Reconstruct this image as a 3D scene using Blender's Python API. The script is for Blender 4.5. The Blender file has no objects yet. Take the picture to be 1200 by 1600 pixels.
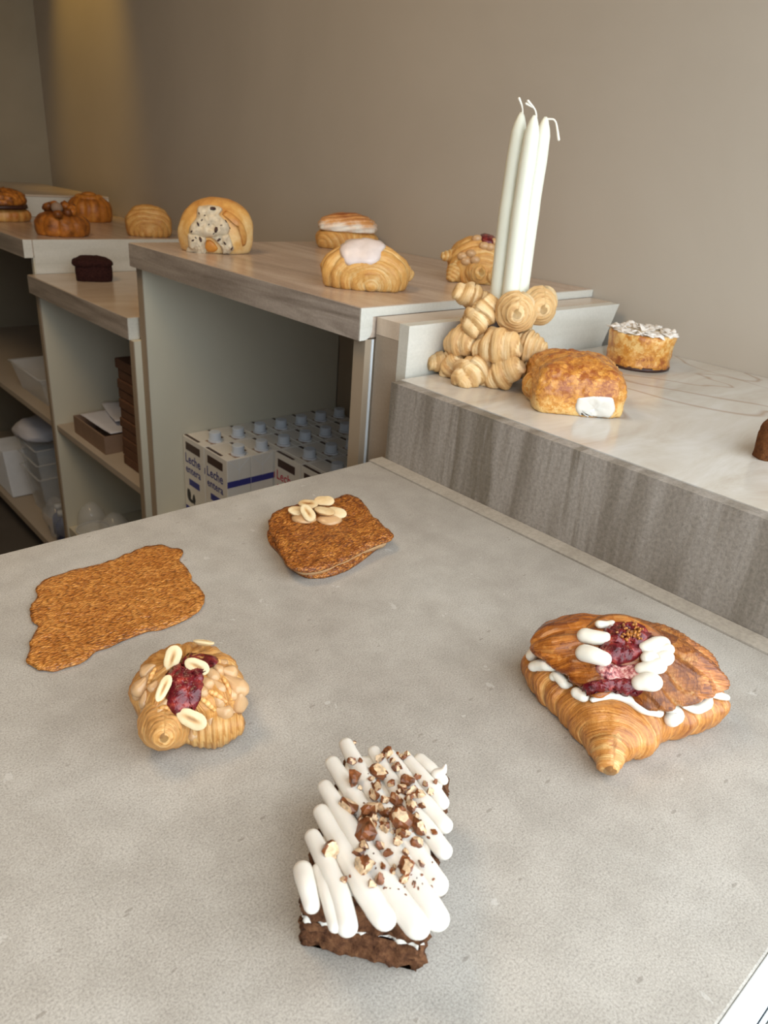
import bpy, bmesh, math, random
import numpy as np
from mathutils import Vector, Matrix, noise
from mathutils.bvhtree import BVHTree

random.seed(7)
S = bpy.context.scene
COL = S.collection
# ------------------------------------------------------------------ camera
CAMZ = 0.36                                   # metres above the grey counter top (z = 0)
YAW, PITCH, ROLL, FPX = 0.80963, 0.43672, 0.08005, 1162.8
fw = np.array([math.cos(PITCH)*math.cos(YAW), math.cos(PITCH)*math.sin(YAW), -math.sin(PITCH)])
rt = np.cross(fw, [0, 0, 1]); rt /= np.linalg.norm(rt)
up = np.cross(rt, fw)
c_, s_ = math.cos(ROLL), math.sin(ROLL)
RT, UP = c_*rt + s_*up, -s_*rt + c_*up
CAM = np.array([0, 0, CAMZ])
cd = bpy.data.cameras.new('camera'); cam = bpy.data.objects.new('camera', cd); COL.objects.link(cam)
cd.sensor_fit = 'VERTICAL'; cd.sensor_height = 32; cd.lens = FPX/1600*32
cd.clip_start = 0.01
mw = Matrix.Identity(4)
for i in range(3):
    mw[i][0], mw[i][1], mw[i][2], mw[i][3] = RT[i], UP[i], -fw[i], CAM[i]
cam.matrix_world = mw
cd.dof.use_dof = True; cd.dof.focus_distance = 0.60; cd.dof.aperture_fstop = 14.0
S.camera = cam
# ------------------------------------------------------------------ world, lights, exposure
S.view_settings.view_transform = 'Standard'; S.view_settings.look = 'None'
S.view_settings.gamma = 1; S.view_settings.use_curve_mapping = False
S.view_settings.exposure = 0.18
w = bpy.data.worlds.new('overcast_street_light'); S.world = w; w.use_nodes = True
w.node_tree.nodes['Background'].inputs[0].default_value = (0.84, 0.93, 1.0, 1)
w.node_tree.nodes['Background'].inputs[1].default_value = 3.75

def light(name, kind, loc, energy, color, target=None, **k):
    d = bpy.data.lights.new(name, kind); o = bpy.data.objects.new(name, d); COL.objects.link(o)
    o.location = loc; d.energy = energy; d.color = color
    for a, v in k.items(): setattr(d, a, v)
    if target is not None:
        o.rotation_euler = (Vector(target)-Vector(loc)).to_track_quat('-Z', 'Y').to_euler()
    return o
# the serving window's opening guides the daylight into the room (portal, gives off no light itself)
pl = light('window_portal', 'AREA', (0.31, -0.10, 0.62), 1, (1, 1, 1), (0.31, 1, 0.62), shape='RECTANGLE', size=1.64, size_y=1.24)
pl.data.cycles.is_portal = True
# warm lamps of the shop interior
light('interior_lamp', 'AREA', (-0.05, 1.15, 1.55), 11, (1.0, 0.72, 0.42), (-0.05, 1.15, 0), shape='DISK', size=0.7)
light('wall_washer_light', 'SPOT', (0.86, 2.83, 1.55), 22, (1.0, 0.60, 0.10), (1.19, 2.86, 0.80), spot_size=math.radians(46), spot_blend=0.8, shadow_soft_size=0.03)

# ------------------------------------------------------------------ helpers
def ray(x, y):
    return RT*((x-600)/FPX) + UP*(-(y-800)/FPX) + fw
def onZ(x, y, z=0.0):
    d = ray(x, y); return CAM + d*((z-CAM[2])/d[2])
def onX(x, y, X):
    d = ray(x, y); return CAM + d*(X/d[0])
def onY(x, y, Y):
    d = ray(x, y); return CAM + d*(Y/d[1])
ORG = {}
def thing(name, label, cat, loc=(0, 0, 0), group=None):
    o = bpy.data.objects.new(name, None); COL.objects.link(o)
    o.empty_display_size = 0.02; o.location = loc
    ORG[o.name] = np.array(loc, float)
    return tag(o, label, cat, group)
def tag(o, label, cat, group=None):
    o['label'] = label; o['category'] = cat
    if group: o['group'] = group
    return o
def mk(name, V, F, mat, parent=None, smooth=True, bake=None, loc=None, kind=None, mats=None, fm=None):
    """one mesh object; V in world coordinates"""
    V = np.asarray(V, float)
    if parent is not None: org = ORG[parent.name]
    elif loc is not None: org = np.asarray(loc, float)
    else: org = np.zeros(3)
    me = bpy.data.meshes.new(name)
    me.from_pydata((V-org).tolist(), [], [tuple(int(i) for i in f) for f in F])
    if bake is not None:
        bake = np.asarray(bake, np.float32)
        if bake.ndim == 2:
            a = me.attributes.new('lay', 'FLOAT', 'POINT'); a.data.foreach_set('value', np.ascontiguousarray(bake[:, 1])); bake = np.ascontiguousarray(bake[:, 0])
        a = me.attributes.new('bake', 'FLOAT', 'POINT'); a.data.foreach_set('value', bake)
    for m in (mats or [mat]): me.materials.append(m)
    if fm is not None: me.polygons.foreach_set('material_index', fm)
    me.polygons.foreach_set('use_smooth', [smooth]*len(me.polygons))
    me.validate(); bm = bmesh.new(); bm.from_mesh(me); bmesh.ops.recalc_face_normals(bm, faces=bm.faces); bm.to_mesh(me); bm.free(); me.update()
    o = bpy.data.objects.new(name, me); COL.objects.link(o)
    if parent is not None: o.parent = parent
    else: o.location = org
    ORG[o.name] = org
    if kind: o['kind'] = kind
    return o
def box_vf(x0, x1, y0, y1, z0, z1, bev=0.0, seg=2):
    bm = bmesh.new(); bmesh.ops.create_cube(bm, size=1)
    for v in bm.verts:
        v.co = Vector(((x0+x1)/2+v.co.x*(x1-x0), (y0+y1)/2+v.co.y*(y1-y0), (z0+z1)/2+v.co.z*(z1-z0)))
    if bev: bmesh.ops.bevel(bm, geom=bm.edges[:], offset=bev, segments=seg, affect='EDGES', profile=0.5)
    bm.verts.index_update()
    V = [tuple(v.co) for v in bm.verts]; F = [tuple(v.index for v in f.verts) for f in bm.faces]
    bm.free(); return V, F
def box(name, x0, x1, y0, y1, z0, z1, mat, parent=None, bev=0.0, **k):
    V, F = box_vf(x0, x1, y0, y1, z0, z1, bev)
    return mk(name, V, F, mat, parent, smooth=False, **k)
def struct(o):
    o['kind'] = 'structure'; return o
def join(parts):
    V, F, n = [], [], 0
    for v, f in parts:
        v = np.asarray(v, float); V.append(v); F += [tuple(i+n for i in q) for q in f]; n += len(v)
    return np.vstack(V), F
def fbm(p, sc, octv=3, seed=0):
    return noise.fractal(Vector((p[0]*sc+seed*7.3, p[1]*sc-seed*3.1, p[2]*sc+seed*1.7)), 1.0, 2.0, octv)
def unit(v):
    v = np.asarray(v, float); return v/(np.linalg.norm(v)+1e-12)
def basis(axis, hint=(0, 0, 1)):
    a = unit(axis); h = np.asarray(hint, float)
    if abs(np.dot(a, unit(h))) > 0.95: h = np.array([1.0, 0.3, 0])
    b = unit(h-a*np.dot(a, h)); return np.stack([a, b, np.cross(a, b)], 1)
def ring_faces(nu, nv, pole0=True, pole1=True):
    """nu rings of nv verts, then optional pole verts"""
    F = []
    for i in range(nu-1):
        for j in range(nv):
            F.append((i*nv+j, i*nv+(j+1) % nv, (i+1)*nv+(j+1) % nv, (i+1)*nv+j))
    n = nu*nv
    if pole0:
        F += [(n, (j+1) % nv, j) for j in range(nv)]; n += 1
    if pole1:
        F += [(n, (nu-1)*nv+j, (nu-1)*nv+(j+1) % nv) for j in range(nv)]
    return F
def blob(c, r, R=None, nu=9, nv=14, amp=0.0, sc=1.0, seed=0, flat=0.0):
    """noisy ellipsoid; r = semi-axes, R = 3x3 basis (columns)"""
    r = np.asarray(r, float); R = np.eye(3) if R is None else R
    V = []
    for i in range(1, nu+1):
        t = math.pi*i/(nu+1)
        for j in range(nv):
            p = 2*math.pi*j/nv; V.append((math.sin(t)*math.cos(p), math.sin(t)*math.sin(p), math.cos(t)))
    V += [(0, 0, 1), (0, 0, -1)]
    V = np.array(V)
    if amp:
        k = np.array([1+amp*fbm(v, sc, 3, seed) for v in V]); V = V*k[:, None]
    if flat: V[:, 2] = np.where(V[:, 2] > 1-flat, 1-flat+(V[:, 2]-1+flat)*0.2, V[:, 2])
    return np.asarray(c)+(V*r)@R.T, ring_faces(nu, nv)
def smooth_path(P, n):
    """Catmull-Rom through P, n samples"""
    P = np.asarray(P, float)
    Q = np.vstack([2*P[0]-P[1], P, 2*P[-1]-P[-2]]); out = []
    m = len(P)-1
    for k in range(n):
        t = k/(n-1)*m; i = min(int(t), m-1); u = t-i
        a, b, c, d = Q[i:i+4]
        out.append(0.5*((2*b)+(c-a)*u+(2*a-5*b+4*c-d)*u*u+(3*b-a-3*c+d)*u**3))
    return np.array(out)
def tube(P, rad, nv=12, flat=1.0, n=None, round_ends=True, hint=(0, 0, 1), amp=0, seed=0):
    """tube along P, radii interpolated; 'flat' scales the hint direction"""
    P = np.asarray(P, float)
    if n: P = smooth_path(P, n)
    rad = np.interp(np.linspace(0, 1, len(P)), np.linspace(0, 1, len(rad)), rad)
    if round_ends:
        d0 = unit(P[0]-P[1]); d1 = unit(P[-1]-P[-2]); a = []; ra = []; b = []; rb = []
        for q in (1.35, 1.05, 0.7, 0.35):
            a.append(P[0]+d0*rad[0]*math.sin(q)); ra.append(rad[0]*math.cos(q))
            b.append(P[-1]+d1*rad[-1]*math.sin(q)); rb.append(rad[-1]*math.cos(q))
        P = np.vstack([a, P, b[::-1]]); rad = np.concatenate([ra, rad, rb[::-1]])
    V = []
    for i in range(len(P)):
        t = unit(P[min(i+1, len(P)-1)]-P[max(i-1, 0)]); B = basis(t, hint)
        for j in range(nv):
            q = 2*math.pi*j/nv; r = rad[i]
            if amp: r *= 1+amp*fbm(P[i]+B[:, 1]*math.cos(q)*r+B[:, 2]*math.sin(q)*r, 90, 2, seed)
            V.append(P[i]+B[:, 1]*math.cos(q)*r*flat+B[:, 2]*math.sin(q)*r)
    V += [P[0], P[-1]]
    return np.array(V), ring_faces(len(P), nv)
def roll(c, axis, L, R, turns=4, nu=44, nv=26, bend=0.0, hint=(0, 0, 1), seed=0, sharp=1.5):
    """rolled dough spindle with terraced spiral layers; returns V, F, bake"""
    V, bk = [], []
    for i in range(1, nu):
        t = -1+2*i/nu
        for j in range(nv):
            q = j/nv
            ph = abs(t)*turns+(q if t > 0 else 1-q); k = math.floor(ph); f = ph-k
            tq = (k+f**3.5)/(turns+1)
            env = max(0.0, 1-tq**sharp)**0.8
            r = R*(0.07+0.93*env)*min(1, (1-abs(t))*9)**0.5*(1+0.05*math.sin(math.pi*f))
            r *= 1+0.10*fbm((t*2, math.cos(q*6.283), math.sin(q*6.283)), 1.3, 2, seed)
            a = q*2*math.pi
            V.append((t*L, math.cos(a)*r-bend*L*t*t, math.sin(a)*r)); bk.append((0.08+0.62*f**1.5*(0.5+0.5*env)+0.12*(1-env), ph+seed*3))
    V += [(-L, -bend*L, 0), (L, -bend*L, 0)]; bk += [(0.35, turns), (0.35, turns)]
    V = np.array(V)@basis(axis, hint).T+np.asarray(c)
    return V, ring_faces(nu-1, nv), bk
def poly_R(c, poly, nv, sm):
    """radius of polygon about c for nv angles, smoothed"""
    P = np.asarray(poly, float)[:, :2]-np.asarray(c)[:2]; R = np.zeros(nv)
    for j in range(nv):
        a = 2*math.pi*j/nv; d = np.array([math.cos(a), math.sin(a)]); best = 0
        for k in range(len(P)):
            A, B = P[k], P[(k+1) % len(P)]; e = B-A
            den = d[0]*e[1]-d[1]*e[0]
            if abs(den) < 1e-12: continue
            t = (A[0]*e[1]-A[1]*e[0])/den; s = (A[0]*d[1]-A[1]*d[0])/den
            if t > 0 and -1e-6 <= s <= 1+1e-6: best = max(best, t)
        R[j] = best
    for _ in range(sm): R = (np.roll(R, 1)+R*2+np.roll(R, -1))/4
    return R
def shell(c, poly, H, z0=0.0, n=2.2, nu=40, nv=120, tuck=0.88, eq=0.25, skew=(0, 0), sm=6, disp=None):
    """closed domed body over a footprint; disp(p, phi, u) -> (offset, bake)"""
    R = poly_R(c, poly, nv, sm); V, bk = [], []
    zeq = eq*H; rows = []
    for i in range(1, nu+1):
        t = i/nu*math.pi/2; rows.append((math.sin(t)**(2/n), zeq+(H-zeq)*math.cos(t)**(2/n), math.cos(t)**(2/n), i/nu))
    for k in range(1, 6):
        a = k/5*math.pi/2; rows.append((1-(1-tuck)*(1-math.cos(a)), zeq*(1-math.sin(a)), 0, 1+k/5))
    m = np.array([c[0], c[1], z0+zeq*0.6])
    for s, z, zz, u in rows:
        for j in range(nv):
            a = 2*math.pi*j/nv
            p = np.array([c[0]+math.cos(a)*R[j]*s+skew[0]*zz, c[1]+math.sin(a)*R[j]*s+skew[1]*zz, z0+z])
            b = 0.5
            if disp:
                d, *b = disp(p, a, u); b = tuple(b) if len(b) > 1 else b[0]; p = p+unit(p-m)*d
                p[2] = max(p[2], z0)
            V.append(p); bk.append(b)
    top = np.array([c[0]+skew[0], c[1]+skew[1], z0+H]); b = 0.5
    if disp:
        d, *b = disp(top, 0, 0); b = tuple(b) if len(b) > 1 else b[0]; top = top+np.array([0, 0, d])
    V += [top, np.array([c[0], c[1], z0])]; bk += [b, (0.4, 0.0) if isinstance(b, tuple) else 0.4]
    return np.array(V), ring_faces(len(rows), nv), bk
def bvh_of(V, F): return BVHTree.FromPolygons([tuple(v) for v in V], [tuple(f) for f in F])
def hit(bvh, x, y, zf):
    """point and normal of a surface under a photo pixel; off the edge: nearest surface point"""
    h = bvh.ray_cast(Vector(CAM), Vector(unit(ray(x, y))))
    if h[0] is None: h = bvh.find_nearest(Vector(onZ(x, y, zf)))
    n = np.array(h[1]); p = np.array(h[0])
    if np.dot(n, CAM-p) < 0: n = -n
    return p, n
def patch(bvh, poly, th, zf, K=9, N=48, sink=0.0015, amp=0.0, sc=120, seed=0, edge=0.5, sm=1):
    """thick layer lying on a surface, outlined by photo pixels (star-shaped)"""
    P = np.asarray(poly, float); c = P.mean(0)
    seg = np.linalg.norm(np.roll(P, -1, 0)-P, axis=1); cum = np.concatenate([[0], np.cumsum(seg)])
    t = np.linspace(0, cum[-1], N, endpoint=False); Q = np.vstack([P, P[:1]])
    B = np.stack([np.interp(t, cum, Q[:, 0]), np.interp(t, cum, Q[:, 1])], 1)
    for _ in range(sm): B = (np.roll(B, 1, 0)+2*B+np.roll(B, -1, 0))/4
    V, n0 = [], None
    p0, n0 = hit(bvh, c[0], c[1], zf)
    for k in range(1, K+1):
        s = k/K
        for b in B:
            q = c+(b-c)*s; p, nn = hit(bvh, q[0], q[1], zf)
            h = th*max(0, 1-s**4)**edge
            if amp: h += th*amp*fbm(p, sc, 3, seed)*(1-s**6)
            V.append(p+nn*h)
    for b in B:
        p, nn = hit(bvh, *(c+(b-c)*0.98), zf); V.append(p-nn*sink)
    V.append(p0+n0*th)
    F = ring_faces(K+1, N, True, False)
    return np.array(V), F
def saw(x):
    f = x-math.floor(x); return f
def scallop(f): return math.sin(math.pi*f)**0.6

# ------------------------------------------------------------------ materials
def srgb(r, g, b):
    f = lambda c: ((c/255+0.055)/1.055)**2.4 if c/255 > 0.04045 else c/255/12.92
    return (f(r), f(g), f(b), 1)
class NT:
    def __init__(s, name):
        s.m = bpy.data.materials.new(name); s.m.use_nodes = True; s.t = s.m.node_tree
        s.b = s.t.nodes['Principled BSDF']; s.c = None
    def n(s, kind, **k):
        o = s.t.nodes.new(kind)
        for a, v in k.items():
            if a.startswith('i_'):
                key = a[2:].replace('_', ' ')
                o.inputs[int(key) if key.isdigit() else key].default_value = v
            else: setattr(o, a, v)
        return o
    def l(s, a, b): s.t.links.new(a, b)
    def coord(s, scale=(1, 1, 1), rot=(0, 0, 0)):
        tc = s.n('ShaderNodeTexCoord'); mp = s.n('ShaderNodeMapping')
        mp.inputs['Scale'].default_value = scale; mp.inputs['Rotation'].default_value = rot
        s.l(tc.outputs['Object'], mp.inputs[0]); return mp.outputs[0]
    def noise(s, co, scale, detail=4, rough=0.55, dist=0):
        o = s.n('ShaderNodeTexNoise'); o.inputs['Scale'].default_value = scale; o.inputs['Detail'].default_value = detail
        o.inputs['Roughness'].default_value = rough; o.inputs['Distortion'].default_value = dist
        s.l(co, o.inputs['Vector']); return o.outputs['Fac']
    def ramp(s, fac, stops):
        o = s.n('ShaderNodeValToRGB'); e = o.color_ramp.elements
        while len(e) > 1: e.remove(e[0])
        for i, (p, c) in enumerate(stops):
            q = e[0] if i == 0 else e.new(p)
            q.position = p; q.color = c
        s.l(fac, o.inputs[0]); return o.outputs[0]
    def mix(s, fac, a, b, mode='MIX'):
        o = s.n('ShaderNodeMix', data_type='RGBA', blend_type=mode)
        for v, i in ((fac, 0), (a, 6), (b, 7)):
            if isinstance(v, (int, float)): o.inputs[i].default_value = v
            elif isinstance(v, tuple): o.inputs[i].default_value = v
            else: s.l(v, o.inputs[i])
        return o.outputs[2]
    def math(s, op, a, b=0.0):
        o = s.n('ShaderNodeMath', operation=op)
        for v, i in ((a, 0), (b, 1)):
            if isinstance(v, (int, float)): o.inputs[i].default_value = v
            else: s.l(v, o.inputs[i])
        return o.outputs[0]
    def bump(s, fac, strength, dist):
        o = s.n('ShaderNodeBump'); o.inputs['Strength'].default_value = strength; o.inputs['Distance'].default_value = dist
        s.l(fac, o.inputs['Height'])
        if s.c: s.l(s.c, o.inputs['Normal'])
        s.c = o.outputs[0]; s.l(s.c, s.b.inputs['Normal'])
    def done(s, color, rough=0.5, spec=0.5, sss=0.0, sssr=(1, .6, .4), sscale=0.004, coat=0.0, trans=0.0, alpha=None, ior=1.45):
        if isinstance(color, tuple): s.b.inputs['Base Color'].default_value = color
        else: s.l(color, s.b.inputs['Base Color'])
        if isinstance(rough, (int, float)): s.b.inputs['Roughness'].default_value = rough
        else: s.l(rough, s.b.inputs['Roughness'])
        s.b.inputs['Specular IOR Level'].default_value = spec
        s.b.inputs['Subsurface Weight'].default_value = sss
        s.b.inputs['Subsurface Radius'].default_value = sssr; s.b.inputs['Subsurface Scale'].default_value = sscale
        s.b.inputs['Coat Weight'].default_value = coat; s.b.inputs['Coat Roughness'].default_value = 0.12
        s.b.inputs['Transmission Weight'].default_value = trans; s.b.inputs['IOR'].default_value = ior
        if alpha is not None: s.b.inputs['Alpha'].default_value = alpha
        return s.m
def plain(name, col, rough=0.5, var=0.12, sc=30, bump=0.0, bd=0.001, **k):
    t = NT(name); co = t.coord(); f = t.noise(co, sc, 4)
    d = tuple(c*(1-var) for c in col[:3])+(1,); e = tuple(min(1, c*(1+var)) for c in col[:3])+(1,)
    c = t.ramp(f, [(0.3, d), (0.7, e)])
    if bump: t.bump(t.noise(co, sc*6, 4), bump, bd)
    return t.done(c, rough, **k)
def dough(name, pale, gold, brown, rough=0.42, sc=160, flake=0.5, coat=0.0, grain=0.35, lam=0.9, cell=0):
    """baked pastry; 'bake' = how dark the crust is at each point"""
    t = NT(name); at = t.n('ShaderNodeAttribute', attribute_name='bake'); co = t.coord()
    n1 = t.noise(co, sc*0.35, 5); n2 = t.noise(co, sc*2.2, 4, 0.7)
    la = t.n('ShaderNodeAttribute', attribute_name='lay'); vm = t.n('ShaderNodeCombineXYZ'); t.l(t.math('MULTIPLY', la.outputs['Fac'], 9.0), vm.inputs[0])
    va = t.n('ShaderNodeVectorMath', operation='ADD'); t.l(vm.outputs[0], va.inputs[0]); t.l(t.coord((28, 28, 28)), va.inputs[1])
    n3 = t.noise(va.outputs[0], 1.0, 3, 0.6)
    f = t.math('ADD', at.outputs['Fac'], t.math('MULTIPLY', t.math('SUBTRACT', n1, 0.5), grain*2))
    f = t.math('ADD', f, t.math('MULTIPLY', t.math('SUBTRACT', n2, 0.5), grain))
    f = t.math('ADD', f, t.math('MULTIPLY', t.math('SUBTRACT', n3, 0.5), lam))
    if cell:
        vo = t.n('ShaderNodeTexVoronoi'); vo.inputs['Scale'].default_value = cell
        wp = t.n('ShaderNodeVectorMath', operation='ADD'); t.l(co, wp.inputs[0]); sv = t.n('ShaderNodeVectorMath', operation='SCALE'); sv.inputs['Scale'].default_value = 0.012
        nt = t.n('ShaderNodeTexNoise'); nt.inputs['Scale'].default_value = cell; t.l(co, nt.inputs['Vector']); t.l(nt.outputs['Color'], sv.inputs[0]); t.l(sv.outputs[0], wp.inputs[1]); t.l(wp.outputs[0], vo.inputs['Vector'])
        bw = t.n('ShaderNodeSeparateColor'); t.l(vo.outputs['Color'], bw.inputs[0])
        f = t.math('ADD', f, t.math('MULTIPLY', t.math('SUBTRACT', bw.outputs[0], 0.5), 0.38))
        t.bump(bw.outputs[1], 0.5, 0.0012)
    c = t.ramp(f, [(0.02, pale), (0.42, gold), (0.92, brown)])
    t.bump(n3, min(1, lam), 0.0016); t.bump(n2, 0.6*flake, 0.0012); t.bump(n1, 0.6*flake, 0.003)
    return t.done(c, rough, coat=coat, sss=0.05, sscale=0.003)

def limestone():
    t = NT('grey_limestone'); co = t.coord()
    big = t.noise(co, 5, 5, 0.6, 0.4); mid = t.noise(co, 38, 5, 0.65); fine = t.noise(co, 800, 3, 0.85)
    c = t.ramp(big, [(0.3, srgb(139, 131, 121)), (0.55, srgb(149, 142, 132)), (0.75, srgb(160, 154, 145))])
    c = t.mix(t.ramp(mid, [(0.35, (0.30,)*3+(1,)), (0.62, (0.55,)*3+(1,))]), c, (1, 1, 1, 1), 'SOFT_LIGHT')
    g = t.ramp(fine, [(0.28, (0.52,)*3+(1,)), (0.5, (1,)*3+(1,)), (0.75, (1.35, 1.35, 1.35, 1))])
    c = t.mix(1.0, c, g, 'MULTIPLY')
    # small dark fossil flecks, elongated
    vo = t.n('ShaderNodeTexVoronoi'); vo.inputs['Scale'].default_value = 70; vo.inputs['Randomness'].default_value = 1
    t.l(t.coord((0.55, 1.5, 1), (0, 0, 0.5)), vo.inputs['Vector'])
    msk = t.math('MULTIPLY', t.math('LESS_THAN', vo.outputs['Distance'], 0.10), t.math('GREATER_THAN', mid, 0.52))
    c = t.mix(t.math('MULTIPLY', msk, 0.45), c, srgb(112, 103, 92))
    v2 = t.n('ShaderNodeTexVoronoi'); v2.inputs['Scale'].default_value = 26; t.l(t.coord((1.3, 0.7, 1), (0, 0, -0.7)), v2.inputs['Vector'])
    m2 = t.math('MULTIPLY', t.math('LESS_THAN', v2.outputs['Distance'], 0.12), t.math('GREATER_THAN', t.noise(co, 90, 2), 0.55))
    c = t.mix(t.math('MULTIPLY', m2, 0.35), c, srgb(205, 200, 192))
    t.bump(fine, 0.25, 0.0004)
    return t.done(c, t.math('ADD', t.math('MULTIPLY', mid, 0.2), 0.42), spec=0.4)
def veined(name, scale, rot, cols, rough=0.35, dist=0.8, det=6, sc=6, fine=0.5, pits=0.0):
    """sedimentary stone: bands across 'scale' axis"""
    t = NT(name); co = t.coord(scale, rot)
    f = t.noise(co, sc, det, 0.62, dist)
    c = t.ramp(f, cols)
    g = t.noise(t.coord(), 260, 3, 0.75)
    c = t.mix(fine, c, t.ramp(g, [(0.3, (0.6,)*3+(1,)), (0.7, (1.15,)*3+(1,))]), 'MULTIPLY')
    if pits: t.bump(g, pits, 0.0008); t.bump(f, pits, 0.001)
    return t.done(c, rough)
def marble():
    t = NT('cream_marble'); co = t.coord()
    f = t.noise(t.coord((1.2, 3.5, 1), (0, 0, 0.35)), 3.2, 6, 0.6, 1.2)
    c = t.ramp(f, [(0.28, srgb(176, 163, 146)), (0.48, srgb(194, 187, 176)), (0.62, srgb(203, 199, 192)), (0.8, srgb(211, 209, 205))])
    v = t.noise(t.coord((1.5, 0.8, 1), (0, 0, 0.5)), 2.4, 3, 0.5, 0.6)
    k = t.math('ABSOLUTE', t.math('SUBTRACT', v, 0.455))
    c = t.mix(t.ramp(k, [(0.0, (0.75,)*3+(1,)), (0.007, (0, 0, 0, 1))]), c, srgb(150, 124, 100))
    return t.done(c, 0.16, spec=0.5)
def wallmat(name, a, b, rough=0.75):
    t = NT(name); co = t.coord(); f = t.noise(co, 1.6, 5, 0.6, 0.6)
    c = t.ramp(f, [(0.3, a), (0.7, b)])
    t.bump(t.noise(co, 14, 5), 0.12, 0.004)
    return t.done(c, rough, spec=0.25)
def cookie_mat(name, a, b, d):
    t = NT(name); co = t.coord(); f = t.noise(co, 45, 4, 0.6)
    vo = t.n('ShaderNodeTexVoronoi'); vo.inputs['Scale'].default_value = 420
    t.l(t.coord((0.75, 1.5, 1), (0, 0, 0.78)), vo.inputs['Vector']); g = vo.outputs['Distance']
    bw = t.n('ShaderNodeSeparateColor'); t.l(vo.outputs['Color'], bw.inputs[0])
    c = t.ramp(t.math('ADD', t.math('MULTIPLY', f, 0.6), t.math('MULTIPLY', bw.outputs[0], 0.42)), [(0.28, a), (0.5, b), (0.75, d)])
    c = t.mix(1.0, c, t.ramp(g, [(0.15, (1.15, 1.12, 1.08, 1)), (0.55, (0.75, 0.70, 0.64, 1)), (0.85, (0.35, 0.30, 0.25, 1))]), 'MULTIPLY')  # shade of the crevices between granules put into the colour
    t.bump(t.math('MULTIPLY', g, -1.0), 0.7, 0.0018); t.bump(f, 0.5, 0.004)
    return t.done(c, 0.34, spec=0.6)
def jam_mat():
    t = NT('berry_jam'); co = t.coord(); f = t.noise(co, 150, 4)
    c = t.ramp(f, [(0.3, (0.045, 0.003, 0.006, 1)), (0.52, (0.15, 0.010, 0.014, 1)), (0.75, (0.42, 0.06, 0.035, 1))])
    t.bump(t.noise(co, 300, 3), 0.6, 0.002)
    return t.done(c, 0.14, spec=0.6)
def crumb_mat(name, a, b, d):
    t = NT(name); co = t.coord(); f = t.noise(co, 220, 5, 0.7)
    c = t.ramp(f, [(0.3, a), (0.5, b), (0.75, d)])
    t.bump(t.noise(co, 420, 4, 0.8), 1.0, 0.003)
    return t.done(c, 0.85, spec=0.2)
def clear_plastic(name, tint=(0.9, 0.93, 0.95, 1), a=0.28, r=0.12):
    t = NT(name); co = t.coord(); f = t.noise(co, 12, 2)
    return t.done(t.ramp(f, [(0.2, tint), (0.8, tuple(c*0.9 for c in tint[:3])+(1,))]), r, spec=0.8, alpha=a)

M = {}
M['limestone'] = limestone()
M['joint'] = veined('beige_joint_stone', (1, 6, 1), (0, 0, 0), [(0.3, srgb(160, 150, 136)), (0.7, srgb(182, 172, 158))], 0.5)
M['vein_front'] = veined('grey_vein_travertine', (0.5, 5.2, 0.45), (0.16, 0, 0), [(0.28, srgb(104, 95, 82)), (0.42, srgb(132, 122, 110)), (0.50, srgb(160, 151, 141)), (0.56, srgb(118, 108, 94)), (0.66, srgb(146, 137, 126)), (0.8, srgb(166, 158, 149))], 0.6, 0.35, 8, 1.9, 0.8, 0.6)
M['marble'] = marble()
M['bench_top'] = veined('taupe_streaked_stone', (7.0, 0.7, 7.0), (0, 0, 0.05), [(0.25, srgb(160, 138, 120)), (0.45, srgb(186, 164, 146)), (0.6, srgb(204, 184, 165)), (0.8, srgb(176, 155, 138))], 0.24, 0.7, 6, 2.2, 0.35)
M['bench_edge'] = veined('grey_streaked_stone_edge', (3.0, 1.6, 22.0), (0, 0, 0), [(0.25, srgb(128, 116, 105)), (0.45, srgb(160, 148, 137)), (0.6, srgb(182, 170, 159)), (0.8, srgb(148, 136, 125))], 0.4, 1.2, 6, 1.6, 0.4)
M['pale_stone'] = veined('pale_streaked_stone', (0.8, 1, 10.0), (0, 0.05, 0), [(0.25, srgb(196, 192, 178)), (0.5, srgb(210, 206, 194)), (0.75, srgb(221, 218, 208))], 0.35, 0.8, 5, 2.0, 0.2)
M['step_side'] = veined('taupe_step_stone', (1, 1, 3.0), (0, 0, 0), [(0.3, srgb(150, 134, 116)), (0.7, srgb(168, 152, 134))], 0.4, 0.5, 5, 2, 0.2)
M['shelf_top'] = veined('pink_beige_marble', (1.2, 3, 1), (0, 0, 0.3), [(0.3, srgb(186, 166, 145)), (0.7, srgb(208, 190, 170))], 0.22, 1.0, 5, 2.5, 0.15)
M['panel'] = wallmat('pale_painted_panel', srgb(204, 197, 176), srgb(214, 207, 187), 0.55)
M['panel_edge'] = wallmat('tan_panel_edge', srgb(158, 140, 118), srgb(172, 154, 132), 0.55)
M['wall'] = wallmat('taupe_plaster', srgb(176, 166, 152), srgb(185, 175, 161))
M['wall_far'] = wallmat('brown_plaster', srgb(150, 138, 116), srgb(166, 154, 132))
M['room'] = wallmat('warm_room_plaster', srgb(166, 150, 128), srgb(176, 160, 138))
M['board'] = wallmat('greige_shelf_board', srgb(176, 163, 147), srgb(188, 175, 159), 0.6)
M['nutdough'] = dough('pale_gold_crust', srgb(234, 188, 122), srgb(206, 146, 76), srgb(150, 88, 38), 0.34, 150, 0.6, 0.15)
M['floor'] = wallmat('dark_floor', srgb(92, 86, 80), srgb(104, 98, 92), 0.5)
M['pave'] = wallmat('street_paving', srgb(140, 138, 134), srgb(156, 154, 150), 0.8)
M['frame'] = plain('white_window_frame', srgb(226, 230, 232), 0.35, 0.03)
M['gap'] = plain('dark_gap', srgb(90, 84, 78), 0.7)
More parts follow.
